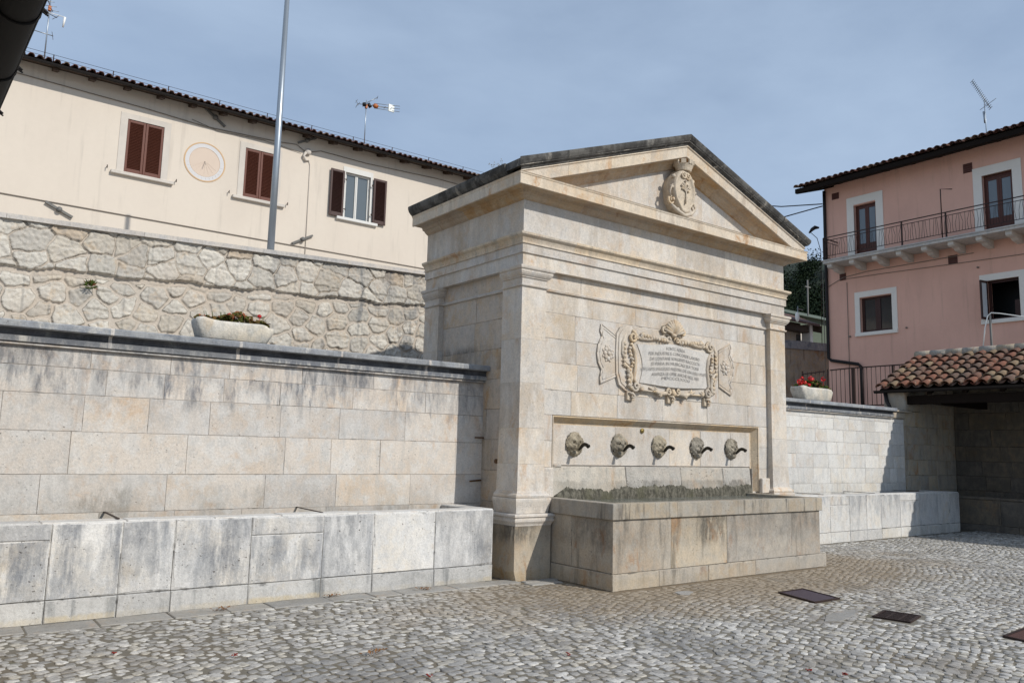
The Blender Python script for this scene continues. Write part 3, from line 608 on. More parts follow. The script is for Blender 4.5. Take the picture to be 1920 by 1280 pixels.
# tympanum of upright slabs
a = MB(); xs = [.22, 1.15, 1.72, 2.35, 2.95, 3.55, 4.1, 4.75, 5.58]
zb = 5.02
for p_, q_ in zip(xs[:-1], xs[1:]):
    pts = [(p_ + .001, zb), (q_ - .001, zb), (q_ - .001, zt(q_) - .35)] + ([(XC, zt(XC) - .35)] if p_ < XC < q_ else []) + [(p_ + .001, zt(p_) - .35)]
    if min(z for x, z in pts[2:]) < zb + .01: pts = [(x, max(z, zb - .0)) for x, z in pts]
    a.prism(pts, lambda u, w, t: (u, .10 + .1 * t, w))
a.prism([(XL, 4.95), (XR, 4.95), (XR, zt(XR) - .17), (XC, zt(XC) - .17), (XL, zt(XL) - .17)], lambda u, w, t: (u, .17 + 2.3 * t, w), .5)
part(a, 'tympanum', 'fount', F)
# niche moulding around the spout panel
a = MB(); pr = [(0, 0), (0, .006), (.016, .006), (.022, -.012), (.080, -.095), (.100, -.098), (.11, -.098), (.11, -.15), (0, -.15)]
def frame_run(mb, pts):     # pts: outer edge corners (x,z); inward mitre known
    for (p, q, n0, n1) in pts:
        v = []
        for (c, n_) in ((p, n0), (q, n1)):
            for d, o in pr: v.append((c[0] + n_[0] * d, YW - o, c[1] + n_[1] * d))
        m = len(pr); mb.add(v, [(j, (j + 1) % m, m + (j + 1) % m, m + j) for j in range(m)] + [tuple(range(m)), tuple(range(m, 2 * m))])
x0, x1, z1, zbn = .63, 4.99, 2.03, 1.36
frame_run(a, [((x0, zbn), (x0, z1), (1, 0), (1, -1)), ((x0, z1), (2.2, z1), (1, -1), (0, -1)), ((2.201, z1), (3.8, z1), (0, -1), (0, -1)), ((3.801, z1), (x1, z1), (0, -1), (-1, -1)), ((x1, z1), (x1, 1.0), (-1, -1), (-1, 0))])
part(a, 'niche_moulding', 'carve', F)
a = MB(); blocks(a, front(YW + .098), .73, 4.885, [1.385, 1.93], .7, 1.15, bev=.003, gap=.001, depth=.03); a.box(.73, 4.89, .28, .36, 1.0, 1.95, .5); part(a, 'niche_panel', 'fount', F)
# rough splash ledge at the back of the basin
a = MB(); blocks(a, lambda u, v, w_: (u, .118 - w_ + (v - .98) * .12, v), .60, 4.76, [.96, 1.375], .8, 1.4, bev=.018, gap=.001, depth=.10); a.box(4.79, 4.80, .15, .30, .98, 1.36, .5)
a.box(.66, .80, .16, .30, 1.36, 1.40, .4, .01)
part(a, 'splash_ledge', 'ledge', F)
a = MB(); a.box(4.99, 5.20, .10, .17, .97, 1.21, .9, .012); part(a, 'corner_block', 'fount', F)
a = MB(); a.box(.40, .62, .09, .17, .97, 1.36, .3, .02); part(a, 'corner_block', 'fount', F)
def moss():
    a = MB(); nx = 260; v = []; f = []; rs = random.Random(8); h0 = 0
    for i in range(nx):
        x = .63 + (4.74 - .63) * i / (nx - 1); h0 = .7 * h0 + rs.uniform(-.014, .014); h = 1.095 + .018 * math.sin(x * 3.1) + .010 * math.sin(x * 11) + h0 + (rs.uniform(0, .018) if i % 2 else 0)
        if i < 14: h = min(h, 1.0 + .008 * i)
        if 8 * abs(x - 1.62) < .8: h -= .05 * (1 - 10 * abs(x - 1.62)) if abs(x - 1.62) < .1 else 0
        fc = lambda z: .118 + (z - .98) * .12
        v += [(x, fc(.9) - .006, .90), (x, fc(1.0) - .010 - rs.uniform(0, .012), 1.0), (x, fc(h - .03) - .006 - rs.uniform(0, .010), h - .03), (x, fc(h) + .004, h)]
        if i: b = (i - 1) * 4; f += [(b + j, b + j + 1, b + j + 5, b + j + 4) for j in range(3)]
    a.add(v, f, None, True)
    part(a, 'moss', 'moss', F)
moss()
a = MB(); a.tube([(2.39, .256, 1.885), (2.39, .245, 1.885)], .035, 14); a.tube([(2.375, .242, 1.885), (2.405, .242, 1.885)], .004, 6); part(a, 'brass_button', 'brass', F)
a = MB(); a.bar((.11, .97, 1.72), (-.03, .97, 1.72), .02); part(a, 'iron_bracket', 'rust', F)
a = MB(); a.bar((.11, 1.0, 1.16), (-.12, .93, 1.15), .02); part(a, 'iron_bracket', 'rust', F)
a = MB(); a.tube([(.10, .62, 1.42), (.06, .62, 1.42)], .03, 10); part(a, 'rusty_plug', 'rust', F)

# --- spout masks
def mask(x, k):
    z = 1.665; rs = random.Random(k); p = MB(); nr, na = 14, 44; v = []; f = []
    ry = .165; rx = .150
    for i in range(nr + 1):
        t = i / nr
        for j in range(na):
            a_ = 2 * math.pi * j / na; X = math.sin(a_) * t; Z = math.cos(a_) * t
            d = .062 * (1 - t ** 3) + .012
            d += .013 * math.sin(6 * a_ + k) * (t > .25) * t + .016 * math.exp(-((t - .82) / .08) ** 2) * abs(math.sin(8 * a_ + k * .7))
            d += .028 * (math.exp(-((X - .34) ** 2 + (Z - .30) ** 2) / .02) + math.exp(-((X + .34) ** 2 + (Z - .30) ** 2) / .02))      # brows
            d -= .030 * (math.exp(-((X - .32) ** 2 + (Z - .10) ** 2) / .010) + math.exp(-((X + .32) ** 2 + (Z - .10) ** 2) / .010))   # eye hollows
            d += .030 * (math.exp(-((X - .36) ** 2 + (Z + .22) ** 2) / .03) + math.exp(-((X + .36) ** 2 + (Z + .22) ** 2) / .03))      # cheeks
            d += .035 * math.exp(-(X ** 2 / .010 + (Z - .02) ** 2 / .05)) - .035 * math.exp(-((X) ** 2 / .06 + (Z + .48) ** 2 / .012))
            d += rs.uniform(-.005, .005) + .012 * math.sin(X * 19 + k) * math.sin(Z * 17 + 2 * k) * (t > .3)
            v.append((x + rx * X * (1 - .12 * (Z < -.3) * t), YW + .094 - d - .004, z + ry * Z))
    for i in range(nr):
        for j in range(na): f.append((i * na + j, (i + 1) * na + j, (i + 1) * na + (j + 1) % na, i * na + (j + 1) % na))
    p.add(v, f, None, True)
    for j in range(16):     # mane locks round the edge
        a_ = 2 * math.pi * j / 16; p.ball((x + rx * .88 * math.sin(a_), YW + .088, z + ry * .88 * math.cos(a_)), .024, .014, .024, 5, None, .1)
    o = part(p, 'spout_mask', 'maskst', F)
    s = MB(); s.tube([(x - .004, .15, z - .075), (x - .002, .12, z - .045), (x, .095, z - .022), (x, .07, z - .006), (x, .045, z), (x, .01, z - .006), (x, -.012, z - .016), (x, -.022, z - .022)], [.014, .020, .023, .025, .026, .025, .024, .026], 10)
    s.tube([(x, -.018, z - .020), (x, -.030, z - .027)], .029, 10)
    s.build('spout', M['bronze'], o)
M['maskst'] = stone('wet_mask_stone', c1=(.28, .25, .20), c2=(.15, .13, .10), c3=(.40, .36, .29), warm=.5, streak=.9, stcol=(.06, .05, .04), pits=.7, bump=.8)
for k, x in enumerate((1.093, 1.925, 2.735, 3.575, 4.395)): mask(x, k)

# --- coat of arms
def emblem():
    e = bpy.data.objects.new('coat_of_arms', None); col.objects.link(e); e.parent = F; e.location = Vector((2.94, -.05, 5.5)) - F.location
    cx, cz, y = 2.872, 5.468, -.135
    s = MB(); v = []; f = []; na = 32
    def sh(a_): # shield outline, pointed foot
        X = math.sin(a_); Z = math.cos(a_); return (.235 * X * (1 - .18 * max(0, -Z) ** 2), .325 * Z - (.03 if Z < -.9 else 0))
    rings = [(1.0, .16), (1.0, .02), (.95, -.02), (.88, -.028), (.80, -.008), (.74, .004), (.4, -.012), (.05, -.018)]
    for q, d in rings:
        for j in range(na): X, Z = sh(2 * math.pi * j / na); v.append((cx + X * q, y + d, cz + Z * q))
    for i in range(len(rings) - 1):
        for j in range(na): f.append((i * na + j, (i + 1) * na + j, (i + 1) * na + (j + 1) % na, i * na + (j + 1) % na))
    f.append(tuple((len(rings) - 1) * na + j for j in range(na))); s.add(v, f, .5, True); part(s, 'shield', 'carve', e)
    t = MB(); t.tube([(cx, y - .02, cz - .20), (cx + .005, y - .03, cz - .05), (cx - .005, y - .03, cz + .07)], [.014, .011, .009], 6)
    for q in ((-.07, .02), (.06, .0), (-.05, .10), (.05, .09), (0, .15), (-.08, .07), (.085, .05)):
        t.tube([(cx, y - .028, cz - .02), (cx + q[0] * .6, y - .036, cz + q[1] * .5), (cx + q[0], y - .03, cz + q[1])], [.008, .008, .006], 5); t.ball((cx + q[0], y - .028, cz + q[1]), .022, .014, .020, 4, None, .15)
    part(t, 'tree_relief', 'carve', e)
    c = MB(); N_ = 20; v = []; f = []
    for i, (rr, z) in enumerate(((.100, 5.815), (.112, 5.845), (.112, 5.852), (.140, 5.915))):
        for j in range(N_): a_ = 2 * math.pi * j / N_; v.append((2.905 + rr * 1.15 * math.sin(a_), -.095 + rr * math.cos(a_), z - .03))
    for i in range(3):
        for j in range(N_): f.append((i * N_ + j, (i + 1) * N_ + j, (i + 1) * N_ + (j + 1) % N_, i * N_ + (j + 1) % N_))
    f.append(tuple(3 * N_ + j for j in range(N_))); f.append(tuple(range(N_))[::-1]); c.add(v, f, .5)
    for j in range(8):
        a_ = 2 * math.pi * j / 8; c.obox((2.905 + .155 * math.sin(a_), -.095 + .134 * math.cos(a_), 5.908), (.036 * math.cos(a_), -.036 * math.sin(a_), 0), (.014 * math.sin(a_), .014 * math.cos(a_), 0), (.004 * math.sin(a_), .004 * math.cos(a_), .032), .5)
    part(c, 'crown', 'carve', e)
    def spiral(mb, c0, r0, sgn, turns=1.6, rad=.024, lift=0, start=0):
        pts = []
        for k in range(22): t_ = k / 21; a_ = start + sgn * turns * 2 * math.pi * t_; r_ = r0 * (1 - .82 * t_); pts.append((c0[0] + r_ * math.cos(a_), c0[1] - .03 * t_ - lift, c0[2] + r_ * math.sin(a_)))
        mb.tube(pts, [rad * (1 - .45 * k / 21) for k in range(22)], 6)
    g = MB()
    spiral(g, (cx - .24, y + .06, cz - .18), .075, 1); spiral(g, (cx + .24, y + .05, cz - .20), .07, -1, start=math.pi)
    spiral(g, (cx - .03, y - .01, cz + .245), .055, -1, rad=.02); spiral(g, (cx + .07, y - .01, cz + .235), .05, 1, rad=.018, start=math.pi)
    for k in range(9):
        t_ = k / 8; a_ = R_(-125 + 250 * t_) + math.pi; X, Z = .25 * math.sin(a_) * (1 - .2 * max(0, -math.cos(a_)) ** 2), .345 * math.cos(a_)
        if abs(X) > .02: g.ball((cx + X * 1.02, y + .03, cz + Z), .036, .035, .03, 5, None, .2)
    g.tube([(cx - .27, y + .04, cz - .12), (cx - .30, y + .02, cz - .05), (cx - .255, y, cz + .06)], [.02, .018, .008], 6)
    g.tube([(cx - .27, y + .02, cz - .25), (cx - .15, y, cz - .33), (cx, y, cz - .38), (cx + .14, y, cz - .33), (cx + .25, y + .02, cz - .25)], [.022, .03, .035, .03, .02], 7)
    part(g, 'scrollwork', 'carve', e)
    b = MB(); b.prism([(.22 * math.sin(2 * math.pi * j / 24) + cx, .31 * math.cos(2 * math.pi * j / 24) + cz) for j in range(24)], lambda u, w_, t: (u, y + .10 + .15 * t, w_), .5)
    b.box(2.82, 2.99, -.10, .12, 5.70, 5.80, .5); part(b, 'backing', 'carve', e)
emblem()

# --- inscription cartouche
def cartouche():
    K = bpy.data.objects.new('cartouche', None); col.objects.link(K); K.parent = F; K.location = Vector((2.87, .12, 2.9)) - F.location
    rnd = random.Random(3)
    b = MB()
    out = [(1.92, 3.36), (2.62, 3.355), (2.74, 3.40), (2.98, 3.40), (3.1, 3.355), (3.83, 3.30), (3.93, 3.20), (3.945, 2.85), (3.90, 2.62), (3.88, 2.50), (3.72, 2.43), (2.95, 2.425), (2.86, 2.39), (2.77, 2.425), (1.93, 2.43), (1.80, 2.51), (1.745, 2.66), (1.735, 2.95), (1.75, 3.22), (1.82, 3.32)]
    b.prism(out, lambda u, w_, t: (u, YW + .01 - .045 * t, w_), .5)
    inn = [(2.87 + (u - 2.87) * .965, 2.9 + (w_ - 2.9) * .94) for u, w_ in out]
    b.prism(inn, lambda u, w_, t: (u, YW - .034 - .012 * t, w_), .5)
    part(b, 'backing_panel', 'fount', K)
    for sgn in (-1, 1):
        e = MB(); X = lambda d: 2.87 + sgn * d
        o = [(1.12, 3.19), (1.40, 3.33), (1.42, 3.24), (1.385, 3.16), (1.45, 3.05), (1.475, 2.93), (1.455, 2.80), (1.39, 2.69), (1.415, 2.60), (1.41, 2.50), (1.12, 2.62)]
        e.prism([(X(d), z) for d, z in o], lambda u, w_, t: (u, YW + .01 - .026 * t, w_), .5)
        for i_ in range(0, 10):
            p_, q_ = o[i_], o[i_ + 1]; e.tube([(X(p_[0]), YW - .016, p_[1]), (X(q_[0]), YW - .016, q_[1])], .009, 5)
        o2 = [(1.14 + (d - 1.14) * .86, 2.915 + (z - 2.915) * .86) for d, z in o]
        for i_ in range(0, 10): p_, q_ = o2[i_], o2[i_ + 1]; e.tube([(X(p_[0]), YW - .017, p_[1]), (X(q_[0]), YW - .017, q_[1])], .006, 5)
        eo = part(e, 'side_ear', 'fount', K)
        r = MB()
        for k in range(8): a_ = k * math.pi / 4; r.ball((X(1.27) + .06 * math.cos(a_), YW - .022, 2.93 + .07 * math.sin(a_)), .034, .022, .036, 5)
        r.ball((X(1.27), YW - .03, 2.93), .034, .028, .036, 6)
        for k in range(8): a_ = (k + .5) * math.pi / 4; r.ball((X(1.27) + .098 * math.cos(a_), YW - .018, 2.93 + .108 * math.sin(a_)), .022, .014, .022, 4)
        r.build('rosette', M['fount'], eo)
    # bulging tablet
    T = MB(); nx, nz = 28, 10; v = []; f = []
    xl = lambda t: 2.17 + .10 * math.sin(math.pi * min(1, (1 - t) * 1.0)) * .9 + .02; 
    for i in range(nx + 1):
        u = i / nx
        for j in range(nz + 1):
            t = j / nz; L = 2.13 + .085 * math.sin(math.pi * (1 - t)) + .05 * (1 - t); Rr = 3.71 - .05 * math.sin(math.pi * t) - .04 * (1 - t)
            x = L + (Rr - L) * u; zt_ = 3.125 + .045 * math.exp(-((x - 2.87) / .32) ** 2) - .02 * abs(x - 2.87); zb_ = 2.545 - .015 * math.cos((x - 2.87) * 4)
            v.append((x, YW - .058 - .05 * math.sin(math.pi * u) * (.4 + .6 * math.sin(math.pi * (.15 + .7 * t))), zb_ + (zt_ - zb_) * t))
    for i in range(nx):
        for j in range(nz): a_ = i * (nz + 1) + j; f.append((a_, a_ + nz + 1, a_ + nz + 2, a_ + 1))
    T.add(v, f, .5, True); n0 = len(v)
    rim = [i * (nz + 1) for i in range(nx + 1)] + [nx * (nz + 1) + j for j in range(1, nz + 1)] + [i * (nz + 1) + nz for i in range(nx - 1, -1, -1)] + [j for j in range(nz - 1, 0, -1)]
    T.add([v[i] for i in rim] + [(v[i][0], YW - .03, v[i][2]) for i in rim], [(k, (k + 1) % len(rim), len(rim) + (k + 1) % len(rim), len(rim) + k) for k in range(len(rim))], .4)
    tb = part(T, 'tablet', 'tablet', K)
    # carved letters following the bulge
    lines = [('FONTE AEREA', 2.90, 3.070, .40, .050), ('PER INDUSTRE E CONCORDE LAVORO', 2.90, 3.0, 1.10, .047), ('DA LONTANE SORGENTI RACCOLTA', 2.91, 2.925, 1.08, .047), ('SI PARA IN MUSICALI SUI TONI', 2.91, 2.852, 1.02, .047),
             ("PER L'ARTE D'INGEGNO MAESTRIA CHE ORA OGNI 1 MONTE", 2.92, 2.775, 1.42, .045), ('AVANZA LE OPRE ANCHE NELL 1881', 2.92, 2.700, 1.02, .047), ('MDCCCLXXXI', 2.90, 2.640, .60, .042)]
    vs = []; fs = []
    for txt, cx, z, wd, hh in lines:
        c = bpy.data.curves.new('t', 'FONT'); c.body = txt; c.size = .06; c.align_x = 'CENTER'; c.resolution_u = 2; c.extrude = .001
        ob = bpy.data.objects.new('t', c); col.objects.link(ob); dg = bpy.context.evaluated_depsgraph_get(); me = bpy.data.meshes.new_from_object(ob.evaluated_get(dg))
        xs_ = [q.co.x for q in me.vertices]; w0 = max(xs_) - min(xs_); sx = wd / w0; o = len(vs)
        for q in me.vertices:
            X = q.co.x * sx + cx; Z = z + q.co.y * hh / .043 + .016 * math.sin((X - 2.87) * 5.2 + 1.6) - .012
            u = (X - 2.15) / 1.53; t = (Z - 2.545) / .58
            vs.append((X, YW - .0585 - .05 * math.sin(math.pi * min(max(u, 0), 1)) * (.4 + .6 * math.sin(math.pi * (.15 + .7 * min(max(t, 0), 1)))) - .006 - q.co.z * .6, Z))
        fs += [tuple(i + o for i in p.vertices) for p in me.polygons]; bpy.data.objects.remove(ob); bpy.data.meshes.remove(me); bpy.data.curves.remove(c)
    L = MB(); L.add(vs, fs, .5); L.build('inscription', M['letters'], tb)
    # scrolled frame
    g = MB(); Y = YW - .06
    def volute(cx, cz, r0, sgn, start, rad=.026, turns=1.5, y=Y):
        pts = []
        for k in range(26): t_ = k / 25; a_ = start + sgn * turns * 2 * math.pi * t_; r_ = r0 * (1 - .84 * t_); pts.append((cx + r_ * math.cos(a_), y - .035 * t_, cz + r_ * math.sin(a_)))
        g.tube(pts, [rad * (1 - .4 * k / 25) for k in range(26)], 6)
    def ribbon(pts, rad, y=Y):
        g.tube([(x, y, z) for x, z in pts], rad if isinstance(rad, list) else [rad] * len(pts), 7)
    def leaf(x, z, a_, l, y=Y, wd=.03):
        for s in (-.45, 0, .45):
            ca, sa = math.cos(a_ + s), math.sin(a_ + s); g.tube([(x, y, z), (x + l * .5 * ca, y - .025, z + l * .5 * sa), (x + l * ca, y - .008, z + l * sa)], [wd * .5, wd * .55, wd * .12], 5)
    for sgn in (-1, 1):
        X = lambda d: 2.87 + sgn * d; A = (lambda a_: a_ if sgn > 0 else math.pi - a_)
        volute(X(.84), 3.20, .085, sgn, A(math.pi * .5)); volute(X(.78), 2.50, .07, -sgn, A(0))
        ribbon([(X(.86), 3.11), (X(.80), 3.0), (X(.775), 2.86), (X(.79), 2.72), (X(.81), 2.60), (X(.75), 2.53)], [.02, .03, .028, .03, .03, .022])
        ribbon([(X(.95), 3.24), (X(1.02), 3.10), (X(1.03), 2.95), (X(.95), 2.83), (X(.88), 2.80)], [.018, .03, .026, .022, .014], YW - .045)
        ribbon([(X(1.00), 2.82), (X(.90), 2.74), (X(.86), 2.62), (X(.90), 2.50), (X(.83), 2.45)], [.014, .03, .034, .03, .02])
        for k in range(9): z = 3.09 - k * .052; g.ball((X(.87 + .03 * math.sin(k)), Y - .01, z), .026, .026, .022, 5, None, .2)
        for k in range(6): z = 3.12 - k * .06; leaf(X(.97), z, A(-.9), .08, YW - .05, .026)
        for k in range(4): leaf(X(.90), 2.72 - k * .06, A(-.4 - .3 * k), .07)
        # top garland
        ribbon([(X(.80), 3.22), (X(.66), 3.19), (X(.50), 3.20), (X(.34), 3.235), (X(.20), 3.26), (X(.08), 3.22)], [.016, .026, .032, .036, .030, .022])
        for k in range(9): d = .14 + k * .058; g.ball((X(d), Y - .015, 3.225 - .02 * math.cos(d * 4)), .028, .028, .032, 5, None, .25)
        leaf(X(.70), 3.20, A(2.6), .10); leaf(X(.72), 3.18, A(.6), .09); leaf(X(.62), 3.22, A(1.2), .08); volute(X(.085), 3.235, .05, -sgn, A(math.pi), .018)
        # foot
        volute(X(.10), 2.475, .055, sgn, A(math.pi), .020); ribbon([(X(.14), 2.44), (X(.28), 2.43), (X(.40), 2.47), (X(.50), 2.50)], [.03, .034, .024, .012])
        leaf(X(.34), 2.46, A(.3), .10); leaf(X(.24), 2.43, A(-.4), .09); leaf(X(.70), 2.475, A(math.pi), .09); leaf(X(.62), 2.46, A(.2), .07)
        ribbon([(X(.70), 2.455), (X(.50), 2.452), (X(.38), 2.45)], .012)
    g.tube([(2.87, Y, 2.50), (2.87, Y - .02, 2.43), (2.87, Y, 2.385)], [.03, .042, .012], 8)
    part(g, 'scroll_frame', 'carve', K)
    # scallop shell crest
    s = MB()
    for k in range(11):
        a_ = R_(20 + 14 * k); l = .21 * (1 - .12 * abs(k - 5) / 5)
        s.tube([(2.87, YW - .07, 3.30), (2.87 + l * .55 * math.cos(a_), YW - .12, 3.30 + l * .6 * math.sin(a_)), (2.87 + l * 1.15 * math.cos(a_), YW - .10, 3.30 + l * 1.12 * math.sin(a_))], [.010, .022, .027], 6)
    for sgn in (-1, 1):
        pts = []
        for k in range(18): t_ = k / 17; a_ = (math.pi * .5 + sgn * 1.2) - sgn * 0 + -sgn * 1.4 * 2 * math.pi * t_; r_ = .055 * (1 - .8 * t_); pts.append((2.87 + sgn * .20 + r_ * math.cos(a_), YW - .08 - .02 * t_, 3.36 + r_ * math.sin(a_)))
        s.tube(pts, .018, 6)
    s.ball((2.87, YW - .08, 3.30), .05, .05, .035, 6); s.prism([(2.66, 3.29), (3.08, 3.29), (3.04, 3.44), (2.87, 3.50), (2.70, 3.44)], lambda u, w_, t: (u, YW - .07 * t, w_), .4)
    part(s, 'shell_crest', 'carve', K)
    for x in (2.02, 2.85, 3.665):
        c = MB(); c.box(x - .07, x + .07, YW - .05, YW + .01, 2.30, 2.425, .5, .006)
        c.tube([(x - .05, YW - .055, 2.40), (x, YW - .085, 2.395), (x + .035, YW - .085, 2.36), (x + .01, YW - .08, 2.335), (x - .02, YW - .075, 2.35)], [.016, .02, .02, .016, .01], 6)
        part(c, 'corbel', 'carve', K)
cartouche()

# --- basin in front
B = thing('fountain_basin', (2.65, -.5, 0), 'large rectangular stone basin with overhanging rim standing below the five spouts', 'basin')
a = MB(); x0, x1, y0, y1 = .53, 4.70, -1.08, .06
blocks(a, front(y0), x0, x1, [.192, .80], 1.0, 1.5, bev=.005, gap=.0012, depth=.16); blocks(a, leftf(x0), y0 + .001, y1, [.192, .80], .8, 1.4, bev=.005, gap=.0012, depth=.16); blocks(a, rightf(x1), y0 + .001, y1, [.192, .80], .8, 1.4, bev=.005, gap=.0012, depth=.16)
a.box(x0 + .1, x1 - .1, y0 + .1, y1, .02, .72, .5); part(a, 'body', 'fount_low', B)
a = MB(); blocks(a, front(y0 - .02), x0 - .02, x1 + .12, [0, .19], .9, 1.5, bev=.008, gap=.0012, depth=.1); blocks(a, leftf(x0 - .02), y0 - .019, y1, [0, .19], .9, 1.2, bev=.008, gap=.001, depth=.1); blocks(a, rightf(x1 + .12), y0 - .019, y1, [0, .19], .9, 1.2, bev=.008, gap=.001, depth=.1)
a.box(x0 - .01, x1 + .11, y0 - .01, y1, .01, .186, .5); part(a, 'plinth', 'fount_low', B)
a = MB(); ro = .03
a.box(x0 - ro, x0 + .13, y0 - ro, y1 + .04, .80, .985, .3, .006)
a.box(x1 - .13, x1 + ro, y0 - ro, y1 + .04, .802, .985, .7, .006)
xs = [x0 + .13, 1.6, 2.9, 3.9, x1 - .13]
for p_, q_ in zip(xs[:-1], xs[1:]): a.box(p_ + .0005, q_ - .0005, y0 - ro, y0 + .13, .801, .9845, None, .005)
a.box(x0 + .12, x0 + .13, y0 + .1, y1, .6, .8, .5); part(a, 'rim', 'rim', B)
a = MB(); a.add([(x0 + .1, y0 + .1, .945), (x1 - .1, y0 + .1, .945), (x1 - .1, y1 + .05, .945), (x0 + .1, y1 + .05, .945)], [(0, 1, 2, 3)]); part(a, 'water', 'water', B)

# ================================================================ SIDE WALLS AND TROUGHS
M['capshade'] = stone('shade_painted_cavetto', c1=(.085, .088, .098), c2=(.05, .052, .058), c3=(.13, .135, .145), warm=.3, warmcol=(.40, .39, .36), streak=.5, stcol=(.04, .04, .045), pits=.3)  # dark base paints the slab's cast shade into the cavetto stone
M['capfascia'] = stone('lichen_spotted_fascia', c1=(.175, .185, .205), c2=(.135, .145, .165), c3=(.21, .22, .235), warm=.75, warmcol=(.56, .54, .49), streak=.4, stcol=(.09, .095, .11), pits=.3,
                       dirt_shade=[((.62, .60, .55), 2.44, 2.60, .585, 11, .95)])
CAPP = {'cap_string': ('wall', [(-.25, 2.452), (.014, 2.452), (.046, 2.458), (.046, 2.471), (.030, 2.4778), (-.25, 2.4778)]),
        'cap_fascia': ('capfascia', [(-.25, 2.478), (.030, 2.478), (.066, 2.486), (.070, 2.5385), (-.25, 2.5385)]),
        'cap_cavetto': ('capshade', [(-.25, 2.539), (.070, 2.539), (.050, 2.545), (.050, 2.588), (.064, 2.602), (.085, 2.6055), (-.25, 2.6055)]),
        'cap_slab': ('cap', [(-.25, 2.606), (.138, 2.606), (.150, 2.614), (.150, 2.668), (.142, 2.678), (-.25, 2.684)])}
def side_wall(name, x0, x1, label, rows, lmin, lmax, yy, mat, xc):
    t = thing(name, ((x0 + x1) / 2, 1.1, 0), label, 'wall')
    a = MB(); blocks(a, front(yy), x0, x1, rows, lmin, lmax, bev=.004, gap=.0009); a.box(x0, x1, yy + .045, yy + .4, 0, 2.45, .5); part(a, 'masonry', mat, t)
    cuts = [x0]
    while cuts[-1] < xc - .5: cuts.append(min(cuts[-1] + random.uniform(.9, 1.6), xc))
    if cuts[-1] < xc: cuts[-1] = xc
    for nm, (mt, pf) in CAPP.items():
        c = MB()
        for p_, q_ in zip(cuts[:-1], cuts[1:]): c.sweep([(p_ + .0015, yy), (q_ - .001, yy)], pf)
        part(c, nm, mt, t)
    for q_ in cuts[1:-1]:
        if random.random() < .75:
            c = MB(); wj = random.uniform(.010, .022)
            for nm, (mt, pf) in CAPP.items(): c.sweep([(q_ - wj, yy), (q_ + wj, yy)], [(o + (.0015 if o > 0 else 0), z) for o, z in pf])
            part(c, 'mortar_joint', 'wall', t)
    return t

side_wall('ashlar_wall', -9.5, .125, 'low pale ashlar wall with grey moulded cap to the left of the fountain', [0, .45, .862, 1.235, 1.65, 2.01, 2.27, 2.452], .55, 1.15, 1.0, 'wall', .125)
side_wall('ashlar_wall', 5.60, 11.95, 'low wall of small whitish blocks to the right of the fountain, ending in the wash-house shade', [0, .45, .86, 1.04, 1.353, 1.624, 1.875, 2.128, 2.36, 2.452], .28, .62, 1.33, 'wallwhite', 11.42)
def trough(name, x0, x1, y0, h, label, bars, lmin, lmax, step, yb, bm='trough', pm='plinth'):
    t = thing(name, ((x0 + x1) / 2, y0 + .3, 0), label, 'stone trough')
    a = MB(); p = MB(); x = x0; h_ = h - .012
    while x < x1 - .01:
        L = min(random.uniform(lmin, lmax) * random.choice((.75, 1, 1)), x1 - x); L = x1 - x if x1 - x - L < .3 else L
        rr_ = [.20, h_] if random.random() < .72 else [.20, h - random.choice((.15, .19)), h_]
        blocks(a, front(y0), x, x + L, rr_, 5, 6, bev=.010, gap=.0022, depth=.12, jit=.004); blocks(p, front(y0 - .004), x, x + L, [0, .199], 5, 6, bev=.009, gap=.0022, depth=.1, jit=.002); x += L
    a2 = MB(); x = x0
    ends = []
    while x < x1 - .02:
        L = min(random.uniform(lmin * 1.2, lmax * 1.1), x1 - x); L = x1 - x if x1 - x - L < .3 else L
        a2.box(x + .002, x + L - .002, y0 + .012, y0 + .26, h - .3, h + random.uniform(-.004, .004), None, .008); x += L
    part(a2, 'rim', 'troughrim', t)
    a.box(x0 + .03, x1 - .03, y0 + .10, y0 + .24, .02, h - .05, .5)
    for e in (x0, x1): 
        s = .24 if e == x0 else -.24; a.box(min(e, e + s), max(e, e + s), y0 + .24, yb, .0, h - .002, .6, .01)
        a.box(min(e, e + s * .4), max(e, e + s * .4), y0 + .015, y0 + .25, .0, h - .05, .6)
    part(a, 'body', bm, t)
    part(p, 'plinth', pm, t)
    w_ = MB(); w_.add([(x0 + .1, y0 + .2, h - .12), (x1 - .1, y0 + .2, h - .12), (x1 - .1, yb, h - .12), (x0 + .1, yb, h - .12)], [(0, 1, 2, 3)]); part(w_, 'water', 'water', t)
    for bx in bars:
        b = MB(); b.bar((bx, y0 + .10, h + .006), (bx + .01, yb + .01, h + .010), .022, .008); part(b, 'iron_bar', 'iron', t)
trough('stone_trough', -9.5, -.27, .165, .858, 'long whitish stone trough with grey stains along the wall left of the fountain', (-8.2, -6.3, -4.44, -2.45), .52, .80, 1, 1.0)
trough('stone_trough', 4.86, 12.75, .56, .872, 'stone trough along the wall right of the basin, far end in the wash-house shade', (7.6, 9.4, 11.4), .5, .9, 1, 1.33, 'wallwhite2', 'wallwhite')

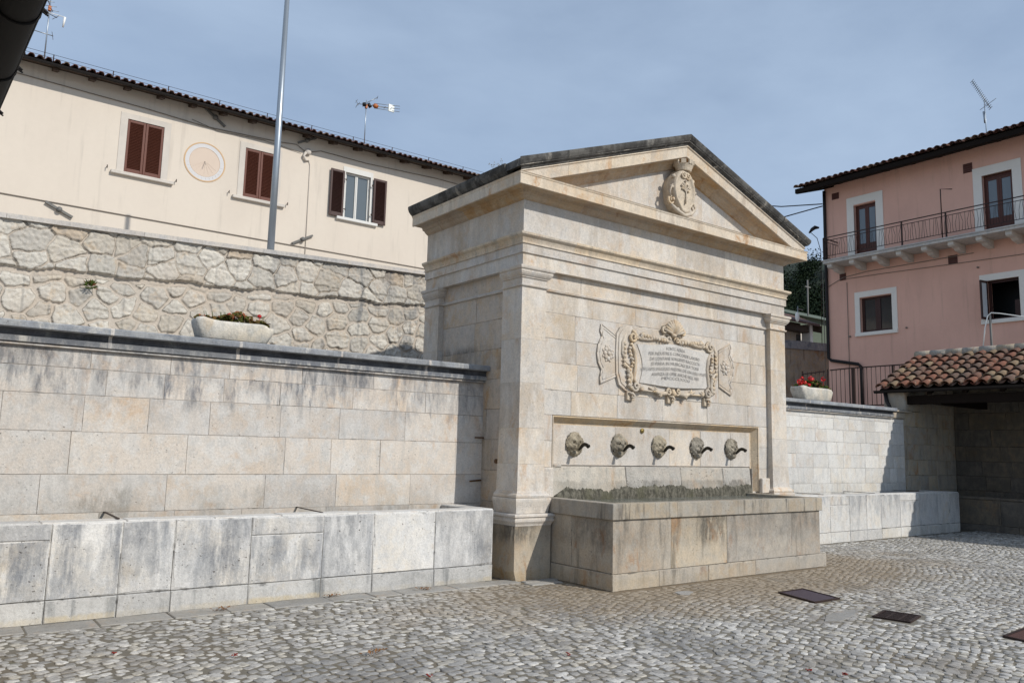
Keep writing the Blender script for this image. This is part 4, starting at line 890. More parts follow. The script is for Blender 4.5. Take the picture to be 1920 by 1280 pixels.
# ================================================================ RETAINING WALL OF THE TERRACE
def retaining():
    t = thing('retaining_wall', (-2, 6.2, 0), 'rough rubble stone retaining wall under the cream house terrace, above the planter', 'wall')
    x0, x1, y = -9.5, 6.0, 6.05; top = lambda x: 4.80 + (x + 5.29) * .0315
    dx = .0155; nx = int((x1 - x0) / dx); nz = 150; zb = 2.40
    X = np.linspace(x0, x1, nx)[:, None] * np.ones((1, nz)); T = np.linspace(0, 1, nz)[None, :]; Zt = (4.80 + (X + 5.29) * .0315)
    Z = zb + (Zt - zb) * T; Sm = 4.115 + (X + 5.23) * .039 + .02 * np.sin(X * 4.1) + .014 * np.sin(X * 9.7 + 1)
    upper = Z > Sm
    g = np.random.default_rng(5)
    def cells(sx, sz, seed, ox, oz, flat):
        g = np.random.default_rng(seed); cx = np.arange(x0 - 1, x1 + 1, sx); cz = np.arange(-3, 2.2, sz)
        a, b = np.meshgrid(cx, cz, indexing='ij'); a = a + g.uniform(-.36, .36, a.shape) * sx; b = b + (np.arange(len(cx)) % 2)[:, None] * sz * .5 * flat + g.uniform(-.33, .33, b.shape) * sz
        return a, b, g.random(a.shape), cx, cz, sx, sz
    def vor(px, pz, C):
        a, b, rr, cx, cz, sx, sz = C; i0 = np.round((px - cx[0]) / sx).astype(int); j0 = np.round((pz - cz[0]) / sz).astype(int)
        D1 = np.full(px.shape, 9.); D2 = D1.copy(); ID = np.zeros(px.shape)
        for di in range(-2, 3):
            for dj in range(-2, 3):
                i = np.clip(i0 + di, 0, a.shape[0] - 1); j = np.clip(j0 + dj, 0, a.shape[1] - 1)
                d = np.sqrt(((px - a[i, j]) / 1.12) ** 2 + (pz - b[i, j]) ** 2); n_ = d < D1
                D2 = np.where(n_, D1, np.minimum(D2, d)); ID = np.where(n_, rr[i, j], ID); D1 = np.where(n_, d, D1)
        return D1, D2, ID
    wx = X + .008 * np.sin(Z * 23 + X * 7) + .006 * np.sin(X * 39); wz = Z + .008 * np.sin(X * 31 + Z * 5)
    C1 = cells(.44, .33, 3, 0, 0, 1); C2 = cells(.37, .30, 9, 0, 0, 1)
    D1a, D2a, Ia = vor(wx, wz - Sm, C1); D1b, D2b, Ib = vor(wx, wz - Sm, C2)
    e = np.where(upper, D2a - D1a, D2b - D1b); I = np.where(upper, Ia, Ib)
    jw = np.where(upper, .010, .034); st = np.clip((e - jw) / .020, 0, 1); st = st * st * (3 - 2 * st)
    gn = g.normal(0, 1, X.shape); gs = gn.copy()
    for _ in range(2): gs = (gs + np.roll(gs, 1, 0) + np.roll(gs, -1, 0) + np.roll(gs, 1, 1) + np.roll(gs, -1, 1)) / 5
    rough = .019 * gs + .004 * np.abs(np.sin(X * 37 + Z * 29 + I * 40)) + g.normal(0, .0012, X.shape)
    tilt = (np.sin(I * 91) * (Z % .3 - .15) + np.cos(I * 57) * (X % .35 - .17)) * .16
    dist = np.where(upper, .045, .0) + st * (.016 + .018 * np.sin(I * 77) ** 2 + rough + tilt * .5)
    low = (~upper) & (Sm - Z < .13); dist = np.where(low, dist * .35, dist); mort = 1 - st; mort = np.where(low & (Sm - Z < .10), 1., mort)
    Yv = y - dist
    V = np.stack([X, Yv, Z], -1).reshape(-1, 3) - np.array([-2, 6.2, 0]); ii = (np.arange(nx - 1)[:, None] * nz + np.arange(nz - 1)[None]).ravel(); Q = np.stack([ii, ii + nz, ii + nz + 1, ii + 1], -1)
    me = bpy.data.meshes.new('masonry'); me.vertices.add(len(V)); me.vertices.foreach_set('co', V.astype(np.float32).ravel()); me.loops.add(Q.size); me.loops.foreach_set('vertex_index', Q.astype(np.int32).ravel())
    me.polygons.add(len(Q)); me.polygons.foreach_set('loop_start', (np.arange(len(Q)) * 4).astype(np.int32)); me.update(calc_edges=True)
    for nm, ar in (('rnd', I), ('mort', mort)):
        at = me.attributes.new(nm, 'FLOAT', 'POINT'); at.data.foreach_set('value', ar.ravel().astype(np.float32))
    me.materials.append(M['rubble']); o = bpy.data.objects.new('masonry', me); col.objects.link(o); o.parent = t
    b = MB(); b.prism([(x0, 0), (x1, 0), (x1, top(x1) - .01), (x0, top(x0) - .01)], lambda u, w_, q: (u, y + .03 + .5 * q, w_), .5); part(b, 'core', 'coping', t)
    c = MB(); x = x0
    while x < x1 - .01:
        L = min(random.uniform(1.5, 2.2), x1 - x); q0, q1 = top(x), top(x + L)
        c.prism([(-.135, 0), (-.14, .072), (.35, .085), (.35, 0)], lambda u, w_, q, x=x, L=L, q0=q0, q1=q1: (x + .002 + (L - .004) * q, y + u, (q0, q1)[q] + w_)); x += L
    part(c, 'coping', 'coping', t)
    # terrace fill behind
retaining()
tg2 = MB(); tg2.add([(-60, 6.4, 4.55), (6.0, 6.4, 4.75), (6.0, 40, 4.75), (-60, 40, 4.55)], [(0, 1, 2, 3)], .5)
tg2.add([(5.5, 1.70, 2.44), (30, 1.70, 2.44), (30, 40, 2.6), (5.5, 40, 2.6)], [(0, 1, 2, 3)], .5)
tg2.add([(-60, 1.38, 2.42), (5.5, 1.38, 2.42), (5.5, 6.3, 2.42), (-60, 6.3, 2.42)], [(0, 1, 2, 3)], .5)
tg2.add([(6.0, 6.4, 4.75), (10, 9, 2.5), (10, 40, 2.6), (6.0, 40, 4.75)], [(0, 1, 2, 3)], .5)
tag(tg2.build('terrace_ground', 'farground'), kind='structure')

# weeds
def tuft(name, c, n, h, spread, mat, label, cat, y=-.5, group=None):
    m = MB()
    for k in range(n):
        a_ = random.uniform(0, 6.28); r = random.uniform(.1, 1) * spread; dz = random.uniform(-.4, 1) * h
        p = Vector(c) + Vector((math.cos(a_) * r * .4, -abs(math.sin(a_)) * r * .4, dz * .3)); q = Vector(c) + Vector((math.cos(a_) * r, -abs(math.sin(a_)) * r * .8, dz))
        d = (q - p).normalized(); s = d.cross(Vector((random.uniform(-1, 1), -1, random.uniform(-1, 1)))).normalized() * random.uniform(.006, .014)
        m.add([p, (p + q) / 2 + s, q, (p + q) / 2 - s], [(0, 1, 2, 3)])
    o = m.build(name, mat, None, c); tag(o, label, cat, group); return o
tuft('weed', (-4.02, 5.96, 3.93), 90, .13, .13, 'geran', 'small green weed growing from a joint of the rubble retaining wall', 'weed')
def drystalk():
    m = MB(); b = Vector((1.28, 2.4, zt(1.28) - .01))
    def br(p, d, l, r, k):
        q = p + d * l; m.tube([p, (p + q) / 2 + Vector((random.uniform(-.02, .02), 0, 0)), q], [r, r * .8, r * .6], 4)
        if k: 
            for i in range(3): br(p + d * l * random.uniform(.5, 1), (d + Vector((random.uniform(-.8, .8), random.uniform(-.4, .4), random.uniform(-.1, .4)))).normalized(), l * .62, r * .6, k - 1)
        else: m.ball(q, .008, .008, .008, 3)
    br(b, Vector((-.15, 0, 1)).normalized(), .26, .004, 3); br(b, Vector((-.55, 0, .8)).normalized(), .18, .003, 2)
    tag(m.build('dry_weed', 'drystalk', None, b), 'thin dry weed stalk standing on the back of the pediment roof', 'weed')
drystalk()

# ================================================================ PLANTERS
def planter(c, L, Wd, H, label, plab, flowers, green, seed, group='stone planters on the wall caps', lm='geran', gh=1.):
    rs = random.Random(seed); x, y, z = c; t = thing('stone_planter', c, label, 'planter', group)
    m = MB(); n = 40; v = []; f = []
    rings = [(.80, 0.0, 0), (.86, .05, 0), (.97, .62, 0), (1.0, .86, 0), (.985, 1.0, 0), (.93, 1.03, 0), (.86, 1.0, 0), (.80, .70, 0)]
    for q, hz, _ in rings:
        for j in range(n):
            a_ = 2 * math.pi * j / n; e = .42; cu = math.copysign(abs(math.cos(a_)) ** e, math.cos(a_)); su = math.copysign(abs(math.sin(a_)) ** e, math.sin(a_))
            w_ = 1 + rs.uniform(-.016, .016) + .025 * math.sin(3 * a_ + 2 * seed) + .02 * math.sin(7 * a_ + hz * 3); v.append((x + cu * L / 2 * (q if hz > .9 or True else 1) * w_, y + su * Wd / 2 * q * w_, z + H * hz * (1 - .10 * math.cos(a_)) + .010 * math.sin(5 * a_ + seed) * (hz > .5)))
    for i in range(len(rings) - 1):
        for j in range(n): f.append((i * n + j, (i + 1) * n + j, (i + 1) * n + (j + 1) % n, i * n + (j + 1) % n))
    f.append(tuple(range(n))); m.add(v, f, .5, True); part(m, 'bowl', 'planter', t)
    s = MB(); s.add([(x + .42 * L * math.cos(2 * math.pi * j / 20), y + .40 * Wd * math.sin(2 * math.pi * j / 20), z + H * .86) for j in range(20)], [tuple(range(20))]); part(s, 'soil', 'soil', t)
    p = thing('geranium', (x, y, z + H * .86), plab, 'plant'); g = MB(); st = MB(); fl = MB()
    for k in range(green):
        u = rs.uniform(-.44, .44); w_ = rs.uniform(-.36, .36); hh = rs.uniform(.0, 1) ** .7 * gh * (.15 + .05 * math.sin(u * 9 + seed)) * (1 - .6 * abs(u) ** 2 * 2)
        b = Vector((x + u * L, y + w_ * Wd, z + H * .9 + hh)); r = rs.uniform(.012, .027)
        nrm = Vector((rs.uniform(-.7, .7), rs.uniform(-1, .2), rs.uniform(.2, 1))).normalized(); a1 = nrm.orthogonal().normalized(); a2 = nrm.cross(a1)
        g.add([b + a1 * r * math.cos(q * 1.047) * (1 + .2 * (q % 2)) + a2 * r * math.sin(q * 1.047) * (1 + .2 * (q % 2)) for q in range(6)], [(0, 1, 2, 3, 4, 5)], rs.random())
    for k in range(50):
        u = rs.uniform(-.40, .40); w_ = rs.uniform(-.3, .3); st.tube([(x + u * L * .9, y + w_ * Wd, z + H * .8), (x + u * L, y + w_ * Wd, z + H + rs.uniform(.02, .12))], .003, 4)
    part(g, 'leaves', lm, p); part(st, 'stems', 'geran', p)
    for (u, w_, hh, rr) in flowers:
        cc = Vector((x + u * L, y + w_ * Wd, z + H + hh)); fb = MB()
        for q in range(26):
            d = Vector((rs.gauss(0, 1), rs.gauss(0, 1), rs.gauss(0, .7))).normalized() * rr; nrm = d.normalized(); a1 = nrm.orthogonal().normalized(); a2 = nrm.cross(a1); s_ = rr * .42
            fb.add([cc + d + a1 * s_, cc + d + a2 * s_, cc + d - a1 * s_, cc + d - a2 * s_], [(0, 1, 2, 3)], rs.random())
        fb.tube([cc - Vector((0, 0, hh * .9)), cc], .003, 4); part(fb, 'flower', 'redpet', p)
planter((-3.30, 1.03, 2.683), .86, .36, .20, 'rounded white stone planter standing on the wall left of the fountain', 'low reddish-green geranium in the planter left of the fountain', [(-.05, 0, .10, .022), (.0, -.1, .095, .022), (.36, .1, .13, .022), (-.02, .1, .10, .018)], 650, 1, lm='geranred', gh=.72)
planter((8.46, 1.40, 2.685), 1.08, .40, .24, 'white stone planter on the wall right of the fountain, near the iron fence', 'geranium with bright red flower heads in the right-hand planter', [(-.44, -.1, .12, .05), (-.36, -.2, .10, .055), (-.30, 0, .19, .04), (-.07, -.1, .19, .06), (-.10, -.2, .15, .05), (.40, 0, .23, .045), (-.47, -.2, .07, .04), (-.27, -.3, .06, .045), (.12, .1, .22, .02)], 1100, 2)

# ================================================================ FLAGPOLE
fx_, fy_ = -1.06, 6.35
fp = thing('flagpole', (fx_, fy_, 4.7), 'tall grey galvanised flagpole standing behind the rubble retaining wall', 'flagpole')
a = MB(); a.tube([(fx_, fy_, 4.6), (fx_, fy_, 7.2), (fx_, fy_, 10.09)], [.068, .060, .046], 20); part(a, 'pole', 'steel', fp)

# ================================================================ ROOF TILES
def coppi(mb, O, u, v, nu, nv, wd, ln, rad, n, jit=.012, lift=.02, seg=7, first=0, under=True):
    """Roman tiles: O eave corner, u along eave, v up slope (unit), n normal (unit)"""
    O, u, v, n = map(Vector, (O, u, v, n))
    for i in range(nu):
        for j in range(nv):
            base = O + u * (wd * (i + .5) + random.uniform(-jit, jit)) + v * (ln * j + random.uniform(-jit, jit)); r0 = rad * random.uniform(.96, 1.06); L = ln * 1.22
            rot = random.uniform(-.05, .05); vv = (v + u * rot).normalized(); vs = []; fs = []
            for k, (t, rr, lf) in enumerate(((0, r0, lift + .014), (0, r0 - .013, lift + .014), (1, r0 * .80, lift * .1))):
                for q in range(seg + 1):
                    a_ = math.pi * q / seg; vs.append(base + vv * (L * t) + u * (math.cos(a_) * rr) + n * (math.sin(a_) * rr * .92 + lf))
            S1 = seg + 1
            for q in range(seg): fs += [(q, q + 1, S1 + q + 1, S1 + q), (q, 2 * S1 + q, 2 * S1 + q + 1, q + 1)]
            vs2 = [base + vv * (L * .98) + u * (math.cos(math.pi * q / seg) * (r0 * .78 - .012)) + n * (math.sin(math.pi * q / seg) * (r0 * .70 - .012)) for q in range(seg + 1)]
            fs += [(S1 + q, S1 + q + 1, 3 * S1 + q + 1, 3 * S1 + q) for q in range(seg)]
            mb.add(vs + vs2, fs, None, True)
            if under:
                b2 = O + u * (wd * (i + 1.0)) + v * (ln * j + random.uniform(-jit, jit)); vs = []
                for t in (0, 1):
                    for q in range(seg + 1): a_ = math.pi + math.pi * q / seg; vs.append(b2 + v * (L * t) + u * (math.cos(a_) * rad * .9) + n * (math.sin(a_) * rad * .55 + .035 + (lift if t == 0 else .0)))
                mb.add(vs, [(q, q + 1, S1 + q + 1, S1 + q) for q in range(seg)], None, True)

# ================================================================ CREAM HOUSE
HY = 11.0
H_ = thing('cream_house', (2, 13, 4.5), 'long cream plastered house with sundial and tiled eave on the terrace behind', 'house')
ztop = 9.37; wins = [(-2.84, -2.07), (-.20, .57), (2.44, 3.16)]
a = MB(); xs = [-12] + [q for w_ in wins for q in w_] + [7.4]; z0, z1 = 7.43, 8.67
for i in range(0, len(xs), 2): a.box(xs[i], xs[i + 1], HY, HY + .35, 3.9, ztop, .5)
for p_, q_ in wins: a.box(p_, q_, HY, HY + .35, 3.9, z0, .5); a.box(p_, q_, HY, HY + .35, z1, ztop, .5)
a.box(7.0, 7.4, HY + .35, HY + 9, 3.9, ztop, .5); a.box(-12, -11.6, HY + .35, HY + 9, 3.9, ztop, .5); a.box(-12, 7.4, HY + 9, HY + 9.3, 3.9, ztop, .5)
a.prism([(HY, ztop), (HY + 9.3, ztop), (HY + 4.6, ztop + 1.4)], lambda u, w_, t: (7.1 + .3 * t, u, w_ - .05), .5)
part(a, 'wall', 'cream', H_)
def window(par, x0, x1, z0, z1, trim, tmat, tw, sill, closed, shut, gl='glass'):
    t = MB()
    if trim:
        a1, a2, b1, b2 = tw
        t.box(x0 - a1, x0, HY - .012, HY + .02, z0, z1 + b2, .5); t.box(x1, x1 + a2, HY - .012, HY + .02, z0, z1 + b2, .45); t.box(x0, x1, HY - .012, HY + .02, z1, z1 + b2, .55)
    t.box(x0, x1, HY + .10, HY + .14, z0, z1, .5)
    wo_ = part(t, 'window', tmat, par)
    s = MB(); s.box(x0 - sill, x1 + sill * 1.05, HY - .085, HY + .12, z0 - .075, z0, .5, .008); s.build('sill', M[tmat], wo_)
    g = MB(); g.box(x0 + .05, x1 - .05, HY + .085, HY + .095, z0 + .04, z1 - .04, .5); g.build('pane', M[gl], wo_)
    fr = MB(); xm = (x0 + x1) / 2 - .02
    for p_, q_ in ((x0, x0 + .05), (xm - .035, xm + .035), (x1 - .05, x1)): fr.box(p_, q_, HY + .06, HY + .11, z0, z1, .5)
    fr.box(x0 + .05, x1 - .05, HY + .062, HY + .11, z0, z0 + .045, .5); fr.box(x0 + .05, x1 - .05, HY + .062, HY + .11, z1 - .045, z1, .5); fr.box(xm - .006, xm + .006, HY + .05, HY + .062, z0, z1, .1)
    fr.build('frame', M['whitetrim'], wo_)
    return wo_
def shutter(par, x0, x1, z0, z1, y, mat, hinge):
    s = MB(); th = .035; st = .052
    s.box(x0, x0 + st, y, y + th, z0, z1, .5, .004); s.box(x1 - st, x1, y, y + th, z0, z1, .5, .004); s.box(x0 + st, x1 - st, y + .001, y + th, z0, z0 + .10, .5, .003); s.box(x0 + st, x1 - st, y + .001, y + th, z1 - .06, z1, .5, .003)
    n = 30
    for k in range(n):
        z = z0 + .11 + (z1 - .06 - z0 - .115) * (k + .5) / n; s.obox(((x0 + x1) / 2, y + .018, z), ((x1 - x0) / 2 - st, 0, 0), (0, .013, -.011), (0, .002, .0028), .5)
    s.box(x0 + st, x1 - st, y + th - .006, y + th - .002, z0 + .1, z1 - .06, .1)
    o = s.build('shutter', M[mat], par)
    hx = x0 if hinge < 0 else x1
    for z in (z0 + .22, z1 - .22):
        h = MB(); h.bar((hx - .0, y - .006, z), (hx + hinge * .06, y + .01, z), .012, .02); h.tube([(hx + hinge * .05, y + .0, z - .03), (hx + hinge * .05, y, z + .03)], .010, 6); h.build('hinge', M['iron'], o)
wa = window(H_, -2.84, -2.07, z0, z1, True, 'paletrim', (.15, .145, 0, .13), .26, True, 'r')
wb = window(H_, -.20, .57, z0, z1, True, 'paletrim', (.14, .14, 0, .13), .25, True, 'r')
wc = window(H_, 2.44, 3.16, z0, z1, True, 'whitetrim', (.07, .07, 0, .14), .22, False, 'd')
for W_, x0_, x1_ in ((wa, -2.84, -2.07), (wb, -.20, .57)):
    xm = (x0_ + x1_) / 2; shutter(W_, x0_ + .003, xm - .003, z0 + .005, z1 - .004, HY + .003, 'shut_red', -1); shutter(W_, xm + .003, x1_ - .003, z0 + .005, z1 - .004, HY + .003, 'shut_red', 1)
shutter(wc, 2.00, 2.385, z0 - .01, z1 - .01, HY - .075, 'shut_dark', 1); shutter(wc, 3.235, 3.62, z0 - .01, z1 - .01, HY - .075, 'shut_dark', -1)
a = MB()
for x in (-3.18, -1.74, -.54, .90):
    a = MB(); a.tube([(x, HY, 7.47), (x, HY - .07, 7.47)], .008, 6); a.tube([(x, HY - .07, 7.50), (x, HY - .07, 7.43)], .010, 6); part(a, 'shutter_catch', 'iron', H_)
# painted sundial (round plaster relief)
sd = MB(); sx, sz = -1.13, 8.07
def ring(mb, r0, r1, y0_, y1_, n=48, r=.5):
    v = []; f = []
    for j in range(n):
        a_ = 2 * math.pi * j / n; c_, s_ = math.cos(a_), math.sin(a_)
        v += [(sx + r0 * c_, y1_, sz + r0 * s_ * 1.0), (sx + r0 * c_, y0_, sz + r0 * s_), (sx + r1 * c_, y0_, sz + r1 * s_), (sx + r1 * c_, y1_, sz + r1 * s_)]
    for j in range(n):
        b = (j + 1) % n * 4; k = j * 4; f += [(k, k + 1, b + 1, b), (k + 1, k + 2, b + 2, b + 1), (k + 2, k + 3, b + 3, b + 2)]
    mb.add(v, f, r)
SD = bpy.data.objects.new('sundial', None); col.objects.link(SD); SD.parent = H_; SD.location = Vector((sx, HY, sz)) - H_.location
q = MB(); ring(q, .445, .475, HY - .010, HY + .01); ring(q, .345, .350, HY - .008, HY + .01); part(q, 'ochre_ring', 'ochre', SD)
q = MB(); ring(q, .350, .445, HY - .006, HY + .01); part(q, 'hour_ring', 'dialwhite', SD)
q = MB(); q.prism([(sx + .344 * math.cos(2 * math.pi * j / 40), sz + .344 * math.sin(2 * math.pi * j / 40)) for j in range(40)], lambda u, w_, t: (u, HY + .01 - .014 * t, w_), .5); part(q, 'dial_face', 'dialpink', SD)
q = MB(); q.tube([(sx, HY - .004, sz + .02), (sx - .01, HY - .12, sz - .09)], .006, 6)
part(q, 'gnomon', 'greyiron', SD); q = MB()
for k in range(7): a_ = R_(-150 + 20 * k); q.bar((sx + .05 * math.cos(a_), HY - .0055, sz + .02 + .05 * math.sin(a_)), (sx + .30 * math.cos(a_), HY - .0055, sz + .30 * math.sin(a_)), .004, .002)
for k in range(14):
    a_ = R_(-170 + 12.3 * k); q.bar((sx + .375 * math.cos(a_), HY - .007, sz + .375 * math.sin(a_)), (sx + .415 * math.cos(a_), HY - .007, sz + .415 * math.sin(a_)), .008, .002)
part(q, 'hour_lines', 'dialline', SD)
# wall ties, cables
def tie(p, q):
    a = MB(); p, q = Vector(p), Vector(q); a.bar(p, q, .045, .05); m = (p + q) / 2; a.tube([m + Vector((0, .05, 0)), m - Vector((0, .05, 0))], .055, 10); part(a, 'wall_tie', 'greyiron', H_)
yt = HY - .04
tie((-4.26, yt, 6.45), (-3.74, yt, 6.21)); tie((1.09, yt, 6.50), (1.61, yt, 6.79)); tie((-1.22, yt, 9.37), (-.74, yt, 9.04)); tie((1.08, yt, 9.11), (1.55, yt, 9.35))
a = MB(); a.tube([(-12, HY - .02, 6.48), (-5, HY - .02, 6.47), (1, HY - .02, 6.455), (7.4, HY - .02, 6.45)], .011, 5)
pts = [(-12, HY - .025, 9.0), (-4.9, HY - .025, 9.06), (-2.5, HY - .025, 9.0), (-1.2, HY - .025, 8.93), (.6, HY - .025, 9.01), (1.05, HY - .025, 9.06), (1.3, HY - .03, 8.92)]; a.tube(pts, .010, 5)
a.tube([(1.36, HY - .03, 8.93), (1.7, HY - .025, 9.05), (3, HY - .025, 9.03), (5.2, HY - .025, 9.11), (7.4, HY - .025, 9.08)], .010, 5); a.tube([(-1.5, HY - .028, 9.02), (-.9, HY - .028, 8.90), (0.2, HY - .028, 8.95), (1.2, HY - .03, 8.88)], .007, 5)
part(a, 'wall_cable', 'cable', H_)
a = MB(); a.ball((1.36, HY - .05, 8.94), .085, .05, .085, 7, None, .05); a.tube([(1.30, HY - .05, 8.90), (1.24, HY - .06, 8.80), (1.30, HY - .05, 8.70), (1.40, HY - .03, 8.72)], [.04, .03, .03, .015], 7); a.tube([(1.40, HY - .02, 8.74), (1.44, HY - .015, 8.60), (1.45, HY - .015, 6.2)], .010, 5); part(a, 'junction_box', 'paletrim', H_)
# eave: soffit, rafters, gutter, tiles
slope = .30; ey = HY - .42
a = MB(); zs = 9.27
a.prism([(ey + .02, zs - .01), (HY + 4.6, zs + (HY + 4.6 - ey) * slope), (HY + 4.6, zs + .04 + (HY + 4.6 - ey) * slope), (ey + .02, zs + .03)], lambda u, w_, t: (-12.4 + 20.2 * t, u, w_), .5)
a.prism([(HY + 4.6, zs + (HY + 4.6 - ey) * slope), (HY + 9.8, zs), (HY + 9.8, zs + .07), (HY + 4.6, zs + .07 + (HY + 4.6 - ey) * slope)], lambda u, w_, t: (-12.4 + 20.2 * t, u, w_), .5)
part(a, 'roof_deck', 'wood', H_)
x = -12.1; a = MB()
while x < 7.8: a = MB(); a.prism([(ey + .05, zs - .08), (HY + .0, zs + .03), (HY + .0, zs + .11), (ey + .05, zs - .0)], lambda u, w_, t, x=x: (x + .11 * t, u, w_), .5); part(a, 'rafter_end', 'wood', H_); x += .70
a = MB(); gy = ey - .02; gz = zs - .015
v = []; f = []
for e, X in enumerate((-12.5, 7.9)):
    for k in range(9): a_ = math.pi + math.pi * k / 8; v.append((X, gy + .042 * math.cos(a_), gz + .045 * math.sin(a_) + .03))
a.add(v, [(k, k + 1, 9 + k + 1, 9 + k) for k in range(8)], .5, True); a.tube([(-12.5, gy - .042, gz + .03), (7.9, gy - .042, gz + .03)], .007, 6)
part(a, 'gutter', 'gutter', H_)
vsl = Vector((0, 1, slope)).normalized(); nsl = Vector((0, -slope, 1)).normalized()
a = MB(); coppi(a, (-7.5, ey - .035, zs + .035), (1, 0, 0), vsl, 95, 3, .162, .36, .062, nsl, .012)
coppi(a, Vector((-7.5, ey - .035, zs + .035)) + vsl * 1.05, (1, 0, 0), vsl, 95, 1, .162, 3.1, .062, nsl, .012, .0)
part(a, 'roof_tiles', 'tiledark', H_)
# snow-guard wires on brackets
a = MB()
for k in range(14):
    x = -6.7 + 1.14 * k; b = Vector((x, ey + .06, zs + .09)); a.tube([b, b + Vector((0, -.03, .15))], .011, 6)
    a.bar(b + Vector((0, .25, .07)), b, .03, .008)
for dz, dy in ((.145, -.028), (.075, -.012)): a.tube([(-8, ey + .06 + dy, zs + .09 + dz), (7.8, ey + .06 + dy, zs + .09 + dz)], .0045, 5)
part(a, 'snow_guard', 'iron', H_)

# ================================================================ TV AERIALS
def aerial(base, h, label, spec):
    t = thing('tv_aerial', base, label, 'aerial'); b = Vector(base)
    m = MB(); m.tube([b, b + Vector((0, 0, h))], .014, 6); part(m, 'mast', 'steel', t)
    for (z, ang, tilt, L, n, wl, kind) in spec:
        d = Vector((math.cos(ang) * math.cos(tilt), math.sin(ang) * math.cos(tilt), math.sin(tilt))); c = b + Vector((0, 0, z)); s = d.cross(Vector((0, 0, 1))).normalized(); up = s.cross(d)
        a = MB(); a.tube([c - d * L * .25, c + d * L * .75], .010, 5)
        for k in range(n):
            p = c + d * (L * (-.22 + .95 * k / max(1, n - 1))); ww = wl * (1 - .4 * k / n)
            a.tube([p - s * ww, p + s * ww], .006, 4)
        if kind == 1:
            for q in (-1, 1): a.tube([c - d * L * .25, c - d * L * .30 + up * wl * .8 * q + s * .0], .006, 4); a.tube([c - d * L * .28 + up * wl * .6 * q - s * wl, c - d * L * .28 + up * wl * .6 * q + s * wl], .005, 4)
        part(a, 'antenna', 'alu', t)
    j = MB(); j.box(b.x - .03, b.x + .03, b.y - .04, b.y + .03, b.z + h * .82, b.z + h * .9, .5, .005); part(j, 'junction_box', 'orange', t)
    return t, b
t, b = aerial((-4.50, 11.7, 9.78), 1.42, 'tv aerial with white dipole cans above the left end of the cream house roof', [(1.10, R_(200), .05, .7, 5, .16, 0), (1.30, R_(250), .1, .9, 6, .14, 0), (.62, R_(170), .1, .5, 2, .2, 0)])
a = MB()
for sx_ in (-.28, .30): a.tube([b + Vector((sx_, -.1, 1.08)), b + Vector((sx_ - .02, -.1, .84))], [.026, .016], 8)
a.tube([b + Vector((-.28, -.1, 1.08)), b + Vector((.30, -.1, 1.08))], .008, 5); part(a, 'dipole', 'whitepl', t)
t, b = aerial((3.30, 11.8, 9.82), 1.36, 'tv aerial with orange hub and long boom above the middle of the cream house roof', [(1.22, R_(-12), .06, .98, 6, .12, 1), (1.28, R_(-20), .6, .5, 2, .15, 0)])
a = MB()
for q in (0, .07, -.07): a.tube([b + Vector((.22, -.05, 1.24 + q)), b + Vector((.95, -.2, 1.30 + q * 1.2))], .008, 5)
a.box(b.x + .62, b.x + .80, b.y - .16, b.y - .13, b.z + 1.17, b.z + 1.38, .5); part(a, 'boom', 'alu', t)
a = MB(); a.ball(b + Vector((.26, -.06, 1.24)), .085, .06, .07, 6); part(a, 'hub', 'orange', t)
a = MB(); a.tube([b + Vector((-.1, -.02, 1.20)), b + Vector((-.03, -.02, 1.22))], .06, 8); a.tube([b + Vector((.05, -.02, 1.27)), b + Vector((.12, -.03, 1.17))], .05, 8); part(a, 'amplifier', 'black', t)

# ================================================================ PINK HOUSE (facade looks towards -x)
PX = 20.0
Pk = thing('pink_house', (24, 2, 2.5), 'pink plastered house with balcony, brown joinery and tiled eave on the right', 'house')
ops = [('door', 6.11, 6.92, 8.40, 10.44), ('door', 1.80, 2.66, 8.40, 10.38), ('win', 5.67, 6.81, 5.84, 7.08), ('win', 1.78, 2.70, 5.82, 7.04)]
yc, ye = 8.05, -6.0; zc = 11.15; a = MB()
def pw(y0, y1, z0, z1): a.box(PX, PX + .4, y0, y1, z0, z1, .5)
zz = [2.4, 5.83, 7.06, 8.42, 10.41, 11.45]
pw(ye, yc, 2.4, 5.83); pw(ye, yc, 7.06, 8.42); pw(ye, yc, 10.41, 11.45)
pw(ye, 1.78, 5.83, 7.06); pw(2.70, 5.67, 5.83, 7.06); pw(6.81, yc, 5.83, 7.06)
pw(ye, 1.80, 8.42, 10.41); pw(2.66, 6.11, 8.42, 10.41); pw(6.92, yc, 8.42, 10.41)
a.box(PX + .4, PX + 9, yc - .4, yc, 2.4, 11.45, .5); a.box(PX + .4, PX + 9, ye, ye + .4, 2.4, 11.45, .5); a.box(PX + 8.6, PX + 9, ye + .4, yc - .4, 2.4, 11.45, .5)
part(a, 'wall', 'pink', Pk)
a = MB(); a.box(PX + 1.2, PX + 1.3, ye + .4, yc - .4, 2.5, 11.3, .5); part(a, 'interior', 'black', Pk)
def trimx(mb, y0, y1, z0, z1, w_, sill=False):
    mb.box(PX - .025, PX + .02, y1, y1 + w_, z0, z1 + w_ * 1.1, .5); mb.box(PX - .025, PX + .02, y0 - w_, y0, z0, z1 + w_ * 1.1, .5); mb.box(PX - .025, PX + .02, y0, y1, z1, z1 + w_ * 1.1, .5)
    if sill: mb.box(PX - .07, PX + .02, y0 - w_ * 1.0, y1 + w_ * 1.0, z0 - .12, z0, .5, .006)
